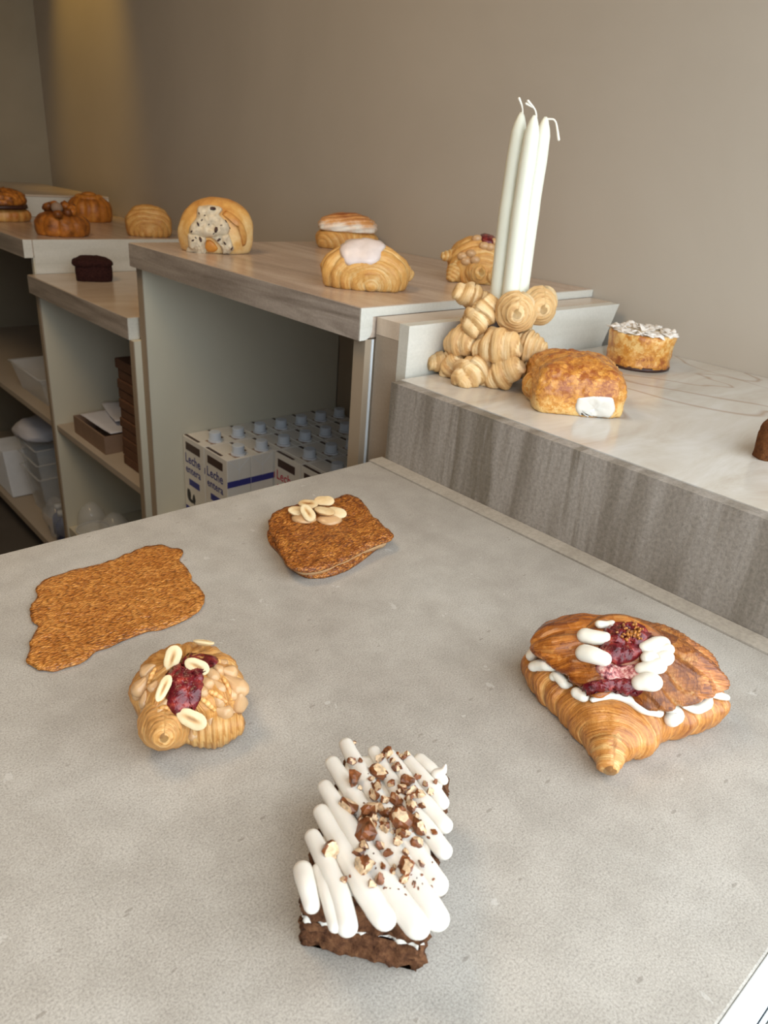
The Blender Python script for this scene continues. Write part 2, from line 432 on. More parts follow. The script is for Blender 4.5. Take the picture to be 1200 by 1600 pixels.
M['croissant'] = dough('croissant_crust', srgb(232, 186, 120), srgb(200, 134, 64), srgb(134, 70, 26), 0.32, 150, 0.7, 0.25, 0.35, 1.1)
M['crust_dark'] = dough('dark_glazed_crust', srgb(222, 166, 94), srgb(188, 112, 42), srgb(116, 56, 18), 0.26, 150, 0.7, 0.4, 0.35, 1.2, 120)
M['mini'] = dough('pale_croissant_crust', srgb(238, 208, 160), srgb(214, 172, 114), srgb(162, 108, 56), 0.5, 150, 0.4, 0, 0.25)
M['pain'] = dough('flaky_golden_crust', srgb(240, 198, 126), srgb(214, 146, 58), srgb(156, 82, 26), 0.26, 230, 1.2, 0.35, 0.6, 0.5, 210)
M['bun'] = dough('pale_bun_crust', srgb(236, 206, 150), srgb(218, 166, 92), srgb(178, 106, 44), 0.4, 120, 0.3)
M['choux'] = dough('caramel_choux_crust', srgb(214, 146, 62), srgb(186, 112, 38), srgb(112, 62, 24), 0.4, 150, 0.8)
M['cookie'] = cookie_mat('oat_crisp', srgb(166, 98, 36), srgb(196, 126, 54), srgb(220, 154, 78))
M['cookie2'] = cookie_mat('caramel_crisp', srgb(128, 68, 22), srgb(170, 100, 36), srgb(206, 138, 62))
M['cream'] = plain('white_cream', srgb(226, 219, 204), 0.42, 0.02, 40, sss=0.15)
M['frosting'] = plain('cream_cheese_frosting', srgb(218, 210, 198), 0.40, 0.03, 60, 0.10, 0.0008, sss=0.15)
M['icing'] = plain('pinkish_icing', srgb(226, 210, 202), 0.35, 0.06, 80)
M['caramel'] = plain('peanut_caramel_cream', srgb(196, 156, 112), 0.22, 0.1, 60, 0.08, 0.0006, sss=0.1)
M['jam'] = jam_mat()
M['amber'] = plain('amber_glaze', (0.36, 0.11, 0.02, 1), 0.18, 0.3, 90)
def stained():
    t = NT('jam_stained_cream'); f = t.noise(t.coord(), 260, 4, 0.65)
    c = t.ramp(f, [(0.36, (0.10, 0.008, 0.014, 1)), (0.46, (0.42, 0.12, 0.11, 1)), (0.58, (0.64, 0.38, 0.32, 1)), (0.75, (0.72, 0.56, 0.46, 1))])
    t.bump(f, 0.6, 0.002); return t.done(c, 0.3)
M['pinkcream'] = stained()
M['peanut'] = dough('peanut', srgb(216, 194, 152), srgb(194, 152, 98), srgb(132, 82, 42), 0.45, 200, 0.3, 0, 0.15)
M['cake'] = crumb_mat('carrot_cake_crumb', (0.045, 0.016, 0.008, 1), (0.16, 0.066, 0.029, 1), (0.29, 0.135, 0.06, 1))
M['nut'] = plain('candied_nut_skin', (0.17, 0.055, 0.018, 1), 0.22, 0.6, 260)
M['nutpale'] = plain('broken_nut_flesh', (0.56, 0.38, 0.22, 1), 0.45, 0.45, 420)
M['choc'] = plain('dark_chocolate', (0.045, 0.016, 0.010, 1), 0.45, 0.4, 90)
M['brownie'] = crumb_mat('chocolate_crumb', (0.022, 0.007, 0.007, 1), (0.045, 0.014, 0.012, 1), (0.08, 0.028, 0.02, 1))
M['loaf'] = crumb_mat('brown_loaf_crumb', (0.08, 0.025, 0.008, 1), (0.17, 0.06, 0.018, 1), (0.26, 0.10, 0.03, 1))
M['flake'] = plain('coconut_flakes', srgb(238, 230, 220), 0.5, 0.05, 80)
M['stracc'] = plain('speckled_cream', srgb(212, 194, 164), 0.45, 0.2, 130, 0.5, 0.003)
M['toast'] = dough('toasted_meringue', srgb(246, 236, 220), srgb(222, 160, 96), srgb(150, 82, 36), 0.4, 120, 0.2, 0, 0.25)
M['wax'] = plain('white_wax', srgb(226, 225, 208), 0.42, 0.015, 20, sss=0.3, sssr=(1, .95, .8), sscale=0.006)
M['wick'] = plain('cotton_wick', srgb(232, 226, 212), 0.8, 0.05)
M['core'] = plain('dark_holder_core', srgb(96, 84, 80), 0.6)
M['carton'] = plain('white_carton', srgb(216, 212, 204), 0.45, 0.03)
M['blue'] = plain('blue_print', srgb(48, 52, 128), 0.5, 0.05)
M['red'] = plain('red_print', srgb(188, 52, 72), 0.5, 0.05)
M['brownband'] = plain('dark_brown_print', srgb(66, 46, 38), 0.5, 0.1)
M['black'] = plain('black_print', srgb(28, 26, 28), 0.5, 0.1)
M['cap'] = plain('white_cap', srgb(206, 214, 224), 0.4, 0.03)
M['kraft'] = plain('kraft_cardboard', srgb(104, 72, 52), 0.8, 0.15, 40)
M['tray'] = plain('brown_tray_cardboard', srgb(142, 116, 96), 0.75, 0.08)
M['paper'] = plain('white_paper', srgb(206, 206, 214), 0.6, 0.05, 20)
M['lid'] = plain('white_lid_plastic', srgb(216, 220, 226), 0.4, 0.03)
M['clear'] = clear_plastic('clear_plastic')
M['clear2'] = clear_plastic('clear_bag_film', (0.86, 0.9, 0.96, 1), 0.22, 0.08)
M['bluebottle'] = plain('dark_blue_label', srgb(40, 60, 110), 0.3, 0.4, 30)
M['lampmetal'] = plain('black_lamp_metal', srgb(40, 38, 36), 0.4)

# ------------------------------------------------------------------ room
WX, WY, FZ, CZ = 1.19, 3.34, -0.90, 1.62
LX = -2.4
struct(box('floor', LX, WX+0.1, -0.14, WY+0.1, FZ-0.05, FZ, M['floor']))
struct(box('ceiling', LX, WX+0.1, -0.14, WY+0.1, CZ, CZ+0.05, M['room']))
struct(box('wall_right', WX, WX+0.1, -0.14, WY+0.1, FZ, CZ, M['wall']))
struct(box('wall_far', LX, WX, WY, WY+0.1, FZ, CZ, M['wall_far']))
struct(box('wall_left', LX-0.1, LX, -0.14, WY+0.1, FZ, CZ, M['room']))
OX0, OX1, OZ1 = -0.50, 1.12, 1.22
V, F = join([box_vf(LX, OX0, -0.14, 0.03, FZ, CZ), box_vf(OX1, WX, -0.14, 0.03, FZ, CZ), box_vf(OX0, OX1, -0.14, 0.03, OZ1, CZ), box_vf(OX0, OX1, -0.14, 0.03, FZ, -0.05)])
struct(mk('wall_window', V, F, M['room'], smooth=False))
struct(box('street_paving', -6, 6, -8, -0.14, FZ-0.15, FZ-0.1, M['pave']))
win = bpy.data.objects.new('window_1', None); COL.objects.link(win); struct(win); win.location = (0, 0, -0.05); ORG[win.name] = np.array([0, 0, -0.05])
for y0, y1, z1 in ((0.0275, 0.0393, -0.0004), (0.0245, 0.0268, -0.002), (0.0105, 0.0240, -0.001), (0.0045, 0.0098, -0.006), (-0.030, 0.0040, -0.003), (-0.14, -0.031, -0.010)):
    box('sill_rail', OX0, OX1, y0, y1, -0.05, z1, M['frame'], win, 0.0008)
box('frame_jamb', OX0, OX0+0.04, -0.10, -0.04, 0, OZ1, M['frame'], win, 0.002)
box('frame_jamb', OX1-0.04, OX1, -0.10, -0.04, 0, OZ1, M['frame'], win, 0.002)
box('frame_head', OX0+0.04, OX1-0.04, -0.10, -0.04, OZ1-0.04, OZ1, M['frame'], win, 0.002)

# ------------------------------------------------------------------ counter and stone display steps
t = thing('serving_counter', 'grey speckled limestone serving counter in the foreground', 'counter', (0.2, 0.36, FZ))
box('countertop', -0.55, 0.6215, 0.0395, 0.688, -0.03, 0.0, M['limestone'], t, 0.0012)
box('base_cabinet', -0.53, 0.60, 0.06, 0.66, FZ, -0.0305, M['panel'], t)
t = thing('stone_plinth', 'low stone block with cream marble top and grey veined front beside the counter', 'plinth', (0.9, 0.36, FZ))
box('joint_strip', 0.6222, 0.6455, 0.0395, 0.690, -0.03, 0.0012, M['joint'], t)
box('front_panel', 0.6462, 0.662, 0.0395, 0.684, FZ, 0.1062, M['vein_front'], t)
box('body', 0.6625, WX-0.002, 0.0395, 0.684, FZ, 0.0955, M['panel'], t)
box('marble_top', 0.6626, WX-0.001, 0.0395, 0.6835, 0.096, 0.1073, M['marble'], t)
# upright step slab behind the plinth
t = thing('stone_step', 'narrow pale stone step between marble-topped plinth and long bench', 'step', (0.93, 0.727, FZ))
V = [(0.680, 0.694, FZ), (1.145, 0.694, FZ), (1.145, 0.694, 0.107), (1.175, 0.694, 0.1728), (0.680, 0.694, 0.1728),
     (0.680, 0.757, FZ), (1.145, 0.757, FZ), (1.145, 0.757, 0.107), (1.175, 0.757, 0.1728), (0.680, 0.757, 0.1728)]
mk('front_slab', [V[i] if i < 5 else (V[i][0], 0.712, V[i][2]) for i in range(10)],
   [(0, 1, 2, 3, 4), (9, 8, 7, 6, 5), (0, 5, 6, 1), (1, 6, 7, 2), (2, 7, 8, 3), (3, 8, 9, 4), (4, 9, 5, 0)], M['pale_stone'], t, False, fm=[0]*7)
box('tread', 0.680, 1.180, 0.7125, 0.757, 0.150, 0.1728, M['shelf_top'], t)
box('side_panel', 0.680, 0.700, 0.7125, 0.757, FZ, 0.1495, M['step_side'], t)
# long bench
BZ = 0.1858
t = thing('display_bench', 'long taupe stone bench with open cabinet holding the milk cartons', 'bench', (0.92, 1.11, FZ))
box('bench_slab', 0.6545, WX-0.001, 0.762, 1.462, BZ-0.042, BZ, M['bench_top'], t, 0.0015)
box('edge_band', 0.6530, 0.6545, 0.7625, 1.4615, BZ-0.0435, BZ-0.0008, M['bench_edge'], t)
V, F = box_vf(0.6530, 0.6745, 0.7595, 0.7618, BZ-0.0435, BZ-0.0005, 0)
bm = bmesh.new(); vs = [bm.verts.new(v) for v in V]
for f in F: bm.faces.new([vs[i] for i in f])
ed = [e for e in bm.edges if all(abs(v.co.x-0.6745) < 1e-5 and v.co.z < BZ-0.04 for v in e.verts)]
bmesh.ops.bevel(bm, geom=ed, offset=0.014, segments=5, affect='EDGES', profile=0.5); bm.verts.index_update()
mk('end_cap', [tuple(v.co) for v in bm.verts], [tuple(v.index for v in f.verts) for f in bm.faces], M['pale_stone'], t, False); bm.free()
box('end_strip', 0.6745, WX-0.001, 0.7595, 0.7618, BZ-0.0125, BZ-0.0005, M['pale_stone'], t)
box('near_support', 0.6655, WX-0.02, 0.7620, 0.786, FZ, BZ-0.0435, M['panel_edge'], t)
box('edge_highlight', 0.6760, 0.6792, 0.7600, 0.7618, FZ, BZ-0.0435, M['frame'], t)  # thin white strip painting the bright edge highlight down the bench leg
box('far_support', 0.6680, WX-0.02, 1.440, 1.461, FZ, BZ-0.0435, M['panel'], t)
box('support_edge', 0.6660, 0.6678, 1.439, 1.462, FZ, BZ-0.0437, M['panel_edge'], t)
box('back_panel', WX-0.018, WX-0.002, 0.787, 1.439, FZ, BZ-0.0435, M['panel_edge'], t)
CARZ = -0.214-0.195
box('cabinet_floor', 0.668, WX-0.019, 0.787, 1.439, CARZ-0.025, CARZ, M['panel'], t)
# low shelf unit
t = thing('low_shelf_unit', 'low pink-beige marble shelf with open cubbies holding trays, left of the bench', 'shelf unit', (0.92, 1.77, FZ))
box('shelf_slab', 0.6500, WX-0.001, 1.4825, 2.066, -0.0050, 0.0385, M['shelf_top'], t, 0.0012)
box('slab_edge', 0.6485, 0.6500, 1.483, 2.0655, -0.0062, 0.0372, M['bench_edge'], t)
box('slab_end', 0.6490, 0.672, 1.4805, 1.4825, -0.0060, 0.0380, M['pale_stone'], t)
box('right_panel', 0.6520, WX-0.02, 1.4635, 1.4800, FZ, -0.0065, M['panel'], t)
box('right_panel_edge', 0.6500, 0.6518, 1.4635, 1.4820, FZ, -0.0068, M['panel_edge'], t)
box('left_panel', 0.6680, WX-0.02, 2.050, 2.066, FZ, -0.0065, M['panel'], t)
box('left_panel_edge', 0.6640, 0.6678, 2.049, 2.067, FZ, -0.0068, M['panel_edge'], t)
SHZ = -0.362
box('inner_shelf', 0.672, WX-0.02, 1.4815, 2.0485, SHZ-0.018, SHZ, M['board'], t, 0.001)
box('cabinet_floor', 0.672, WX-0.02, 1.4815, 2.0485, -0.705, -0.68, M['panel'], t)
box('back_panel', WX-0.018, WX-0.002, 1.4815, 2.0485, FZ, -0.0065, M['panel_edge'], t)
# far counter
KZ = 0.1225
t = thing('far_counter', 'far taupe stone counter carrying four golden pastries', 'counter', (0.92, 2.7, FZ))
box('counter_slab', 0.6500, WX-0.001, 2.0700, WY-0.002, KZ-0.043, KZ, M['bench_top'], t, 0.0015)
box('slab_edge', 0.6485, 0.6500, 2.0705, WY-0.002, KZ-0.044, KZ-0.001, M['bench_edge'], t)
box('slab_end', 0.6485, 0.6700, 2.0675, 2.0698, KZ-0.044, KZ-0.0005, M['pale_stone'], t)
box('end_panel', 0.6725, WX-0.001, 2.0675, 2.0698, 0.0390, KZ-0.0005, M['pale_stone'], t)
box('side_panel', 0.6700, WX-0.02, 2.0702, 2.086, FZ, KZ-0.044, M['panel'], t)
box('inner_shelf', 0.672, WX-0.02, 2.087, WY-0.02, -0.380, -0.362, M['board'], t, 0.001)
box('cabinet_floor', 0.660, WX-0.02, 2.087, WY-0.02, -0.825, -0.80, M['board'], t, 0.001)
box('back_panel', WX-0.018, WX-0.002, 2.087, WY-0.004, FZ, KZ-0.044, M['panel_edge'], t)
t = thing('stone_riser', 'raised pale stone block at the far end of the display', 'plinth', (0.9, 3.0, KZ))
box('riser_block', 0.52, 1.135, 2.672, WY-0.003, KZ+0.0005, KZ+0.0600, M['pale_stone'], t, 0.001)
box('riser_top', 0.52, 1.135, 2.672, WY-0.003, KZ+0.0605, KZ+0.0665, M['shelf_top'], t, 0.001)
# ceiling spot that washes the wall
t = thing('ceiling_spotlight', 'small black ceiling spotlight near the far corner, above the view', 'lamp', (0.86, 2.83, CZ))
V, F = tube([(0.86, 2.83, CZ), (0.86, 2.83, CZ-0.045)], [0.008, 0.008], 10, round_ends=False); mk('stem', V, F, M['lampmetal'], t)
a = unit((0.33, 0.02, -1)); p = np.array([0.86, 2.83, 1.585])
V, F = tube([p-a*0.05-np.array([0, 0, -0.02]), p+a*0.01], [0.03, 0.03], 16, round_ends=False); mk('housing', V[:-2], F[:-32], M['lampmetal'], t)
t = thing('ceiling_lamp', 'round flush ceiling lamp over the shop floor, above the view', 'lamp', (-0.05, 1.15, CZ))
V, F = tube([(-0.05, 1.15, CZ-0.0005), (-0.05, 1.15, CZ-0.05)], [0.40, 0.38], 40, round_ends=False, hint=(1, 0, 0)); mk('housing', V, F, M['lampmetal'], t, False)

# ================================================================== pastries on the grey counter
def Zp(pts, off, sc): return [(off[0]+x/sc, off[1]+y/sc) for x, y in pts]
def inpoly_resample(P, N, sm=1):
    P = np.asarray(P, float); seg = np.linalg.norm(np.roll(P, -1, 0)-P, axis=1); cum = np.concatenate([[0], np.cumsum(seg)])
    t = np.linspace(0, cum[-1], N, endpoint=False); Q = np.vstack([P, P[:1]])
    B = np.stack([np.interp(t, cum, Q[:, k]) for k in range(P.shape[1])], 1)
    for _ in range(sm): B = (np.roll(B, 1, 0)+2*B+np.roll(B, -1, 0))/4
    return B
def crisp(outline, z0, th, seed, N=150, K=22, rough=0.0009, warp=0.0, sm=1):
    """thin irregular biscuit; outline in world xy"""
    B = inpoly_resample(outline, N, sm); c = B.mean(0); V = []
    rng = random.Random(seed)
    for k in range(1, K+1):
        s = k/K
        for b in B:
            j = 1+0.015*fbm((b[0], b[1], 0), 160, 3, seed)*s
            p = c+(b-c)*s*j
            z = z0+th*(1-max(0, s-0.9)*4.0)+rough*fbm((p[0], p[1], 0), 130, 2, seed)*2*min(1, s*4)+warp*fbm((p[0], p[1], 0), 24, 2, seed)
            V.append((p[0], p[1], z))
    for b in B:
        p = c+(b-c)*0.985; V.append((p[0], p[1], z0+max(0, warp*0.5*fbm((p[0], p[1], 0), 24, 2, seed))))
    V += [(c[0], c[1], z0+th), (c[0], c[1], z0)]
    return np.array(V), ring_faces(K+1, N)

# ---- flat oat crisp
off, sc = (20, 830), 3.75
pts = Zp([(130,345),(175,285),(260,262),(340,228),(480,200),(600,165),(700,120),(790,85),(880,80),(930,98),(990,102),(1003,125),(970,170),(1010,200),(1035,240),(1055,270),(1043,285),(1090,320),(1122,370),(1125,420),(1090,470),(1020,515),(940,550),(860,578),(800,580),(720,610),(640,640),(560,680),(480,700),(440,745),(380,780),(300,800),(235,825),(130,805),(75,765),(85,735),(100,690),(95,650),(130,600),(155,555),(110,530),(98,480),(110,430),(150,375)], off, sc)
poly = [onZ(x, y, 0.002)[:2] for x, y in pts]
V, F = crisp(poly, 0.0003, 0.0032, 3, 170, 26, 0.0006)
c = np.mean(poly, 0)
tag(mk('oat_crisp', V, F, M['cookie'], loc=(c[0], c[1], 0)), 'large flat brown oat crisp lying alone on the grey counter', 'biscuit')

# ---- peanut halves
def peanut(name, p, n, direction, parent, L=0.0085, W=0.0052, T=0.0028, seed=0, groove=True):
    n = unit(n); d = np.asarray(direction, float); d = unit(d-n*np.dot(d, n)); B = np.stack([d, np.cross(n, d), n], 1)
    nu, nv = 14, 22; V, bk = [], []
    for i in range(1, nu+1):
        t = math.pi*i/(nu+1)
        for j in range(nv):
            q = 2*math.pi*j/nv; x, y, z = math.sin(t)*math.cos(q), math.sin(t)*math.sin(q), math.cos(t)
            w = 1+0.10*x-0.14*math.exp(-(x/0.35)**2)*0.8
            zz = z if z < 0 else z*0.35
            b = 0.12
            if groove and z > 0:
                g = math.exp(-(y/0.22)**2)*max(0, 1-abs(x)*1.3); zz -= 0.28*g; b = 0.05+0.95*g
            elif z < 0: b = 0.3
            V.append((x*L, y*W*w, zz*T+0.12*T*fbm((x, y, z), 2, 2, seed))); bk.append(b)
    V += [(0, 0, T*(0.35-(0.28 if groove else 0))), (0, 0, -T)]; bk += [0.8 if groove else 0.12, 0.3]
    return mk(name, np.array(V)@B.T+np.asarray(p)+n*T*0.6, ring_faces(nu, nv), M['peanut'], parent, True, bk)
def pxdir(bvh, p, a, px, py, zf):
    """surface direction of a photo-space direction (dx, dy)"""
    A, _ = hit(bvh, px-a[0]*6, py-a[1]*6, zf); B, _ = hit(bvh, px+a[0]*6, py+a[1]*6, zf); d = B-A
    return d if np.linalg.norm(d) > 1e-5 else np.array([1, 0, 0])

# ---- two-layer crisp with peanuts
off, sc = (390, 750), 4.8
T1 = Zp([(140,300),(170,250),(240,205),(320,185),(420,175),(520,160),(610,150),(680,112),(740,100),(800,120),(850,160),(890,215),(925,275),(965,285),(1010,335),(1060,380),(1090,412),(1060,440),(1000,455),(950,475),(900,495),(850,520),(800,545),(740,580),(660,610),(600,640),(520,665),(420,678),(340,665),(290,640),(250,580),(215,510),(190,450),(150,380)], off, sc)
T0 = Zp([(125,420),(160,330),(300,230),(500,190),(700,150),(850,220),(960,330),(1040,430),(1010,480),(960,510),(900,560),(820,620),(740,670),(650,705),(560,728),(440,732),(390,715),(330,680),(270,640),(240,580),(200,530),(150,480)], off, sc)
z1 = 0.0135
p0 = [onZ(x, y, 0.0025)[:2] for x, y in T0]; p1 = [onZ(x, y, z1+0.002)[:2] for x, y in T1]
c = np.mean(p1, 0)
t = thing('crisp_sandwich', 'brown crisp biscuit sandwich topped with caramel dollops and peanuts', 'biscuit', (c[0], c[1], 0))
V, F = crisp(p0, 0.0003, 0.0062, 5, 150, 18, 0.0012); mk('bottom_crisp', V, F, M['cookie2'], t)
pm = [np.asarray(q)*0.90+c*0.10 for q in p1]
V, F = crisp(pm, 0.0042, 0.0085, 9, 120, 8, 0.0006); mk('cream_filling', V, F, M['caramel'], t)
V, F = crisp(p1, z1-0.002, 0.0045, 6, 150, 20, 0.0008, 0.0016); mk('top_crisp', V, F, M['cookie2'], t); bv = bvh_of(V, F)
for k, (x, y, rx, ry) in enumerate([(410, 290, 100, 50), (602, 300, 100, 48), (500, 215, 60, 40)]):
    px, py = off[0]+x/sc, off[1]+y/sc; p, n = hit(bv, px, py, z1)
    r = rx/sc/1500
    V, F = blob(p+np.array([0, 0, 0.001]), (r, r*0.9, 0.0045), None, 9, 18, 0.12, 1.5, k); mk('caramel_dollop', V, F, M['caramel'], t)
for k, (x, y, a, h) in enumerate([(435, 240, (0.55, 1), 0.0075), (360, 215, (1, -0.15), 0.005), (440, 175, (1, 0.4), 0.007), (555, 165, (1, -0.1), 0.0095), (560, 225, (1, 0.4), 0.0065), (650, 220, (1, 0.35), 0.0045)]):
    px, py = off[0]+x/sc, off[1]+y/sc; p, n = hit(bv, px, py+13, z1)
    p = p+np.array([0, 0, h]); d = RT*a[0]-UP*a[1]
    peanut('peanut', p, unit(np.array([0, 0, 1])+(1.6 if k == 0 else 0.5)*unit(CAM-p)+0.2*np.array([math.sin(k*2), math.cos(k*3), 0])), d, t, 0.0112, 0.0070, 0.0048, k, k in (0, 2))

# ---- carrot cake slice
FL = np.array([0.1505, 0.1965]); e1 = unit((0.794, 0.608)); e2 = np.array([e1[1], -e1[0]])
LEN, WID, HC = 0.098, 0.0630, 0.040
ctr = FL+e1*LEN/2+e2*WID/2
t = thing('carrot_cake_slice', 'brown cake slice with white piped frosting and candied nuts in the foreground', 'cake', (ctr[0], ctr[1], 0))
def crumb_box(l0, l1, w0, w1, z0, z1, amp, seed, step=0.0019):
    bm = bmesh.new(); bmesh.ops.create_cube(bm, size=1)
    n = [max(2, int((l1-l0)/step)), max(2, int((w1-w0)/step)), max(2, int((z1-z0)/step))]
    bm.free()
    V, idx, F = [], {}, []
    def vid(i, j, k):
        q = (i, j, k)
        if q not in idx:
            idx[q] = len(V)
            a, b, h = l0+(l1-l0)*i/n[0], w0+(w1-w0)*j/n[1], z0+(z1-z0)*k/n[2]
            p = np.array([*(FL+e1*a+e2*b), h])
            m = np.array([*(FL+e1*(l0+l1)/2+e2*(w0+w1)/2), (z0+z1)/2])
            o = np.zeros(3)
            if i in (0, n[0]): o += np.array([*e1, 0])*(1 if i else -1)
            if j in (0, n[1]): o += np.array([*e2, 0])*(1 if j else -1)
            if k in (0, n[2]) and z0 > 0.001: o += np.array([0, 0, 0.6])*(1 if k else -1)
            d = amp*(fbm(p, 130, 4, seed)*1.1+max(0, fbm(p, 420, 2, seed+3))*0.7-0.25)
            if (i in (0, n[0])) + (j in (0, n[1])) + (k in (0, n[2])) > 1: d -= amp*0.7
            p = p+o*d; p[2] = max(p[2], 0.0002)
            V.append(p)
        return idx[q]
    for (A, B, C_, s) in ((0, 1, 2, 0), (0, 1, 2, 1), (1, 2, 0, 0), (1, 2, 0, 1), (2, 0, 1, 0), (2, 0, 1, 1)):
        for a in range(n[A]):
            for b in range(n[B]):
                q = []
                for da, db in ((0, 0), (1, 0), (1, 1), (0, 1)):
                    u = [0, 0, 0]; u[A] = a+da; u[B] = b+db; u[C_] = n[C_]*s; q.append(vid(*u))
                F.append(tuple(q) if s else tuple(q[::-1]))
    return np.array(V), F
V, F = crumb_box(0, LEN, 0, WID, 0, 0.0185, 0.0034, 1); mk('lower_sponge', V, F, M['cake'], t)
V, F = crumb_box(0.0012, LEN-0.0012, 0.0012, WID-0.0012, 0.0178, 0.0214, 0.0026, 8, 0.0014); mk('cream_layer', V, F, M['frosting'], t)
V, F = crumb_box(0, LEN, 0, WID, 0.0205, HC, 0.0030, 2); mk('upper_sponge', V, F, M['cake'], t)
V, F = crumb_box(0.004, LEN-0.003, 0.003, WID-0.003, HC-0.002, HC+0.0035, 0.001, 4, 0.003); mk('frosting_base', V, F, M['frosting'], t)
off, sc = (430, 1130), 4.0
ZT = HC+0.005
ridges = [([(445,125),(600,420),(800,720),(1010,990)], 0.0042, 0.0062), ([(360,240),(560,560),(780,880),(1010,1200)], 0.0043, 0.0064),
          ([(315,390),(480,680),(680,980),(890,1250)], 0.0042, 0.0064), ([(290,545),(440,830),(560,1030),(680,1200)], 0.0043, 0.0062),
          ([(235,700),(330,900),(400,1080),(450,1250)], 0.0042, 0.0052), ([(172,905),(200,1020),(230,1120)], 0.0046, 0.0042),
          ([(270,900),(325,1080),(375,1250)], 0.0030, 0.0034),
          ([(620,170),(800,480),(930,640),(1050,780)], 0.0038, 0.0050), ([(720,190),(880,440),(1055,620)], 0.0038, 0.0050),
          ([(815,205),(930,350),(1040,480)], 0.0036, 0.0046), ([(905,215),(985,290),(1050,340)], 0.0036, 0.0032)]
RV = []
for k, (P, a, b) in enumerate(ridges):
    W = np.array([onZ(off[0]+x/sc, off[1]+y/sc, ZT) for x, y in P])
    W[0][2] -= 0.0012; W[-1][2] -= 0.0016
    V, F = tube(W, [a*1.05, (a+b)/2*1.08, b*1.06, b*1.0], 14, 0.82, n=22, amp=0.08, seed=k)
    RV.append((V, F)); mk('piped_ridge', V, F, M['frosting'], t)
V, F = tube(np.array([onZ(off[0]+x/sc, off[1]+y/sc, ZT+z) for x, y, z in ((1010, 320, 0.0), (1050, 300, 0.003), (1065, 262, 0.006))]), [0.0035, 0.0022, 0.0006], 10, n=8)
mk('piped_tip', V, F, M['frosting'], t)
V, F = join(RV); bvc = bvh_of(V, F)
def nut_chunk(p, r, seed):
    rng = random.Random(seed); V, F = blob((0, 0, 0), (1, 0.8, 0.75), None, 6, 10, 0.45, 1.3, seed)
    cuts = [(unit([rng.uniform(-1, 1), rng.uniform(-1, 1), rng.uniform(-0.1, 0.9)]), rng.uniform(0.25, 0.5)) for _ in range(3)]
    for cn, cd_ in cuts:
        d = V@cn-cd_; V = V-np.outer(np.maximum(d, 0)*0.94, cn)
    fm = []
    for f in F:
        m = V[list(f)].mean(0); fm.append(1 if any(m@cn > cd_-0.03 for cn, cd_ in cuts[:2]) else 0)
    R = np.array(Matrix.Rotation(rng.uniform(0, 6.28), 3, 'Z'))
    return V@R.T*r+p, F, fm
nuts = [(480,340,62),(465,520,70),(600,530,68),(355,790,66),(650,300,66),(700,195,52),(755,275,40),(830,350,56),(735,470,66),(715,375,36),(855,430,44),(890,330,30),(780,610,86),(900,650,62),(580,655,88),(550,895,66),(645,965,40),(815,890,58),(598,1000,32),(660,755,36),(760,735,38),(515,805,44),(672,888,26),(905,445,38),(615,445,46),(845,520,40),(1000,362,24),(825,190,28),(770,192,24),(480,240,34),(535,230,22),(690,660,40),(885,740,40),(560,760,34),(520,110,18),(935,380,24),(990,680,22),(640,390,40),(690,560,44),(830,480,36),(660,210,34),(790,400,36),(870,580,36),(700,810,34),(740,930,24),(610,590,40),(540,600,30),(780,690,40)]
rn = random.Random(21)
nuts += [(min(960, max(430, rn.gauss(720, 120))), min(980, max(210, rn.gauss(520, 220))), rn.uniform(18, 34)) for _ in range(34)]
for k, (x, y, r) in enumerate(nuts):
    p, n = hit(bvc, off[0]+x/sc, off[1]+(y+r*0.35)/sc, ZT); rr = r/sc/3300*1.18
    V, F, fm = nut_chunk(p+np.array([0, 0, rr*0.55]), rr, k+40)
    mk('nut_piece', V, F, None, t, False, mats=[M['nut'], M['nutpale']], fm=fm)
parts = []
for k in range(90):
    x, y = random.gauss(760, 150), random.gauss(680, 270)
    if k < 25: x, y = random.gauss(860, 90), random.gauss(930, 80)
    if not (420 < x < 1010 and 200 < y < 1080): continue
    p, n = hit(bvc, off[0]+x/sc, off[1]+y/sc, ZT); r = random.uniform(5, 12)/sc/3300
    parts.append(blob(p, (r*1.4, r, r*0.7), basis(unit([random.gauss(0, 1) for _ in range(3)])), 3, 6, 0.3, 1, k))
V, F = join(parts); mk('nut_crumbs', V, F, M['nut'], t, kind='stuff')

# ---- croissant filled with cream and berry jam
off, sc = (800, 940), 3.3333
tip = np.array([0.386, 0.169, 0.012])
def tiprings(p, wl, amp, seed, warp=0.35):
    d = np.linalg.norm((p-tip)*np.array([1, 1, 1.25]))
    w_ = d/wl+warp*fbm(p, 30, 2, seed)
    f = saw(w_); return amp*(scallop(f)-0.5), f, d
foot = [(0.3845,0.166),(0.398,0.160),(0.420,0.154),(0.438,0.157),(0.455,0.148),(0.480,0.140),(0.498,0.140),(0.510,0.150),(0.512,0.185),(0.496,0.226),(0.472,0.254),(0.445,0.272),(0.420,0.268),(0.405,0.250),(0.397,0.215),(0.386,0.182)]
cc = (0.448, 0.208)
t = thing('filled_croissant', 'glossy croissant filled with white cream and topped with dark berry jam', 'croissant', (cc[0], cc[1], 0))
def d_low(p, a, u):
    o, f, d = tiprings(p, 0.0135, 0.0032, 1); o2, f2, _ = tiprings(p, 0.0036, 0.0010, 2)
    o += o2+0.0025*fbm(p, 45, 2, 5)
    return o, 0.22+0.42*scallop(f)*(0.55+0.45*f2)+0.12*min(1, d/0.1), d/0.0135+0.35*fbm(p, 30, 2, 1)
V, F, bk = shell(cc, foot, 0.0370, 0.0, 2.3, 40, 240, 0.86, 0.36, (0, 0), 3, d_low)
low = mk('croissant_base', V, F, M['croissant'], t, True, bk); blow = bvh_of(V, F)
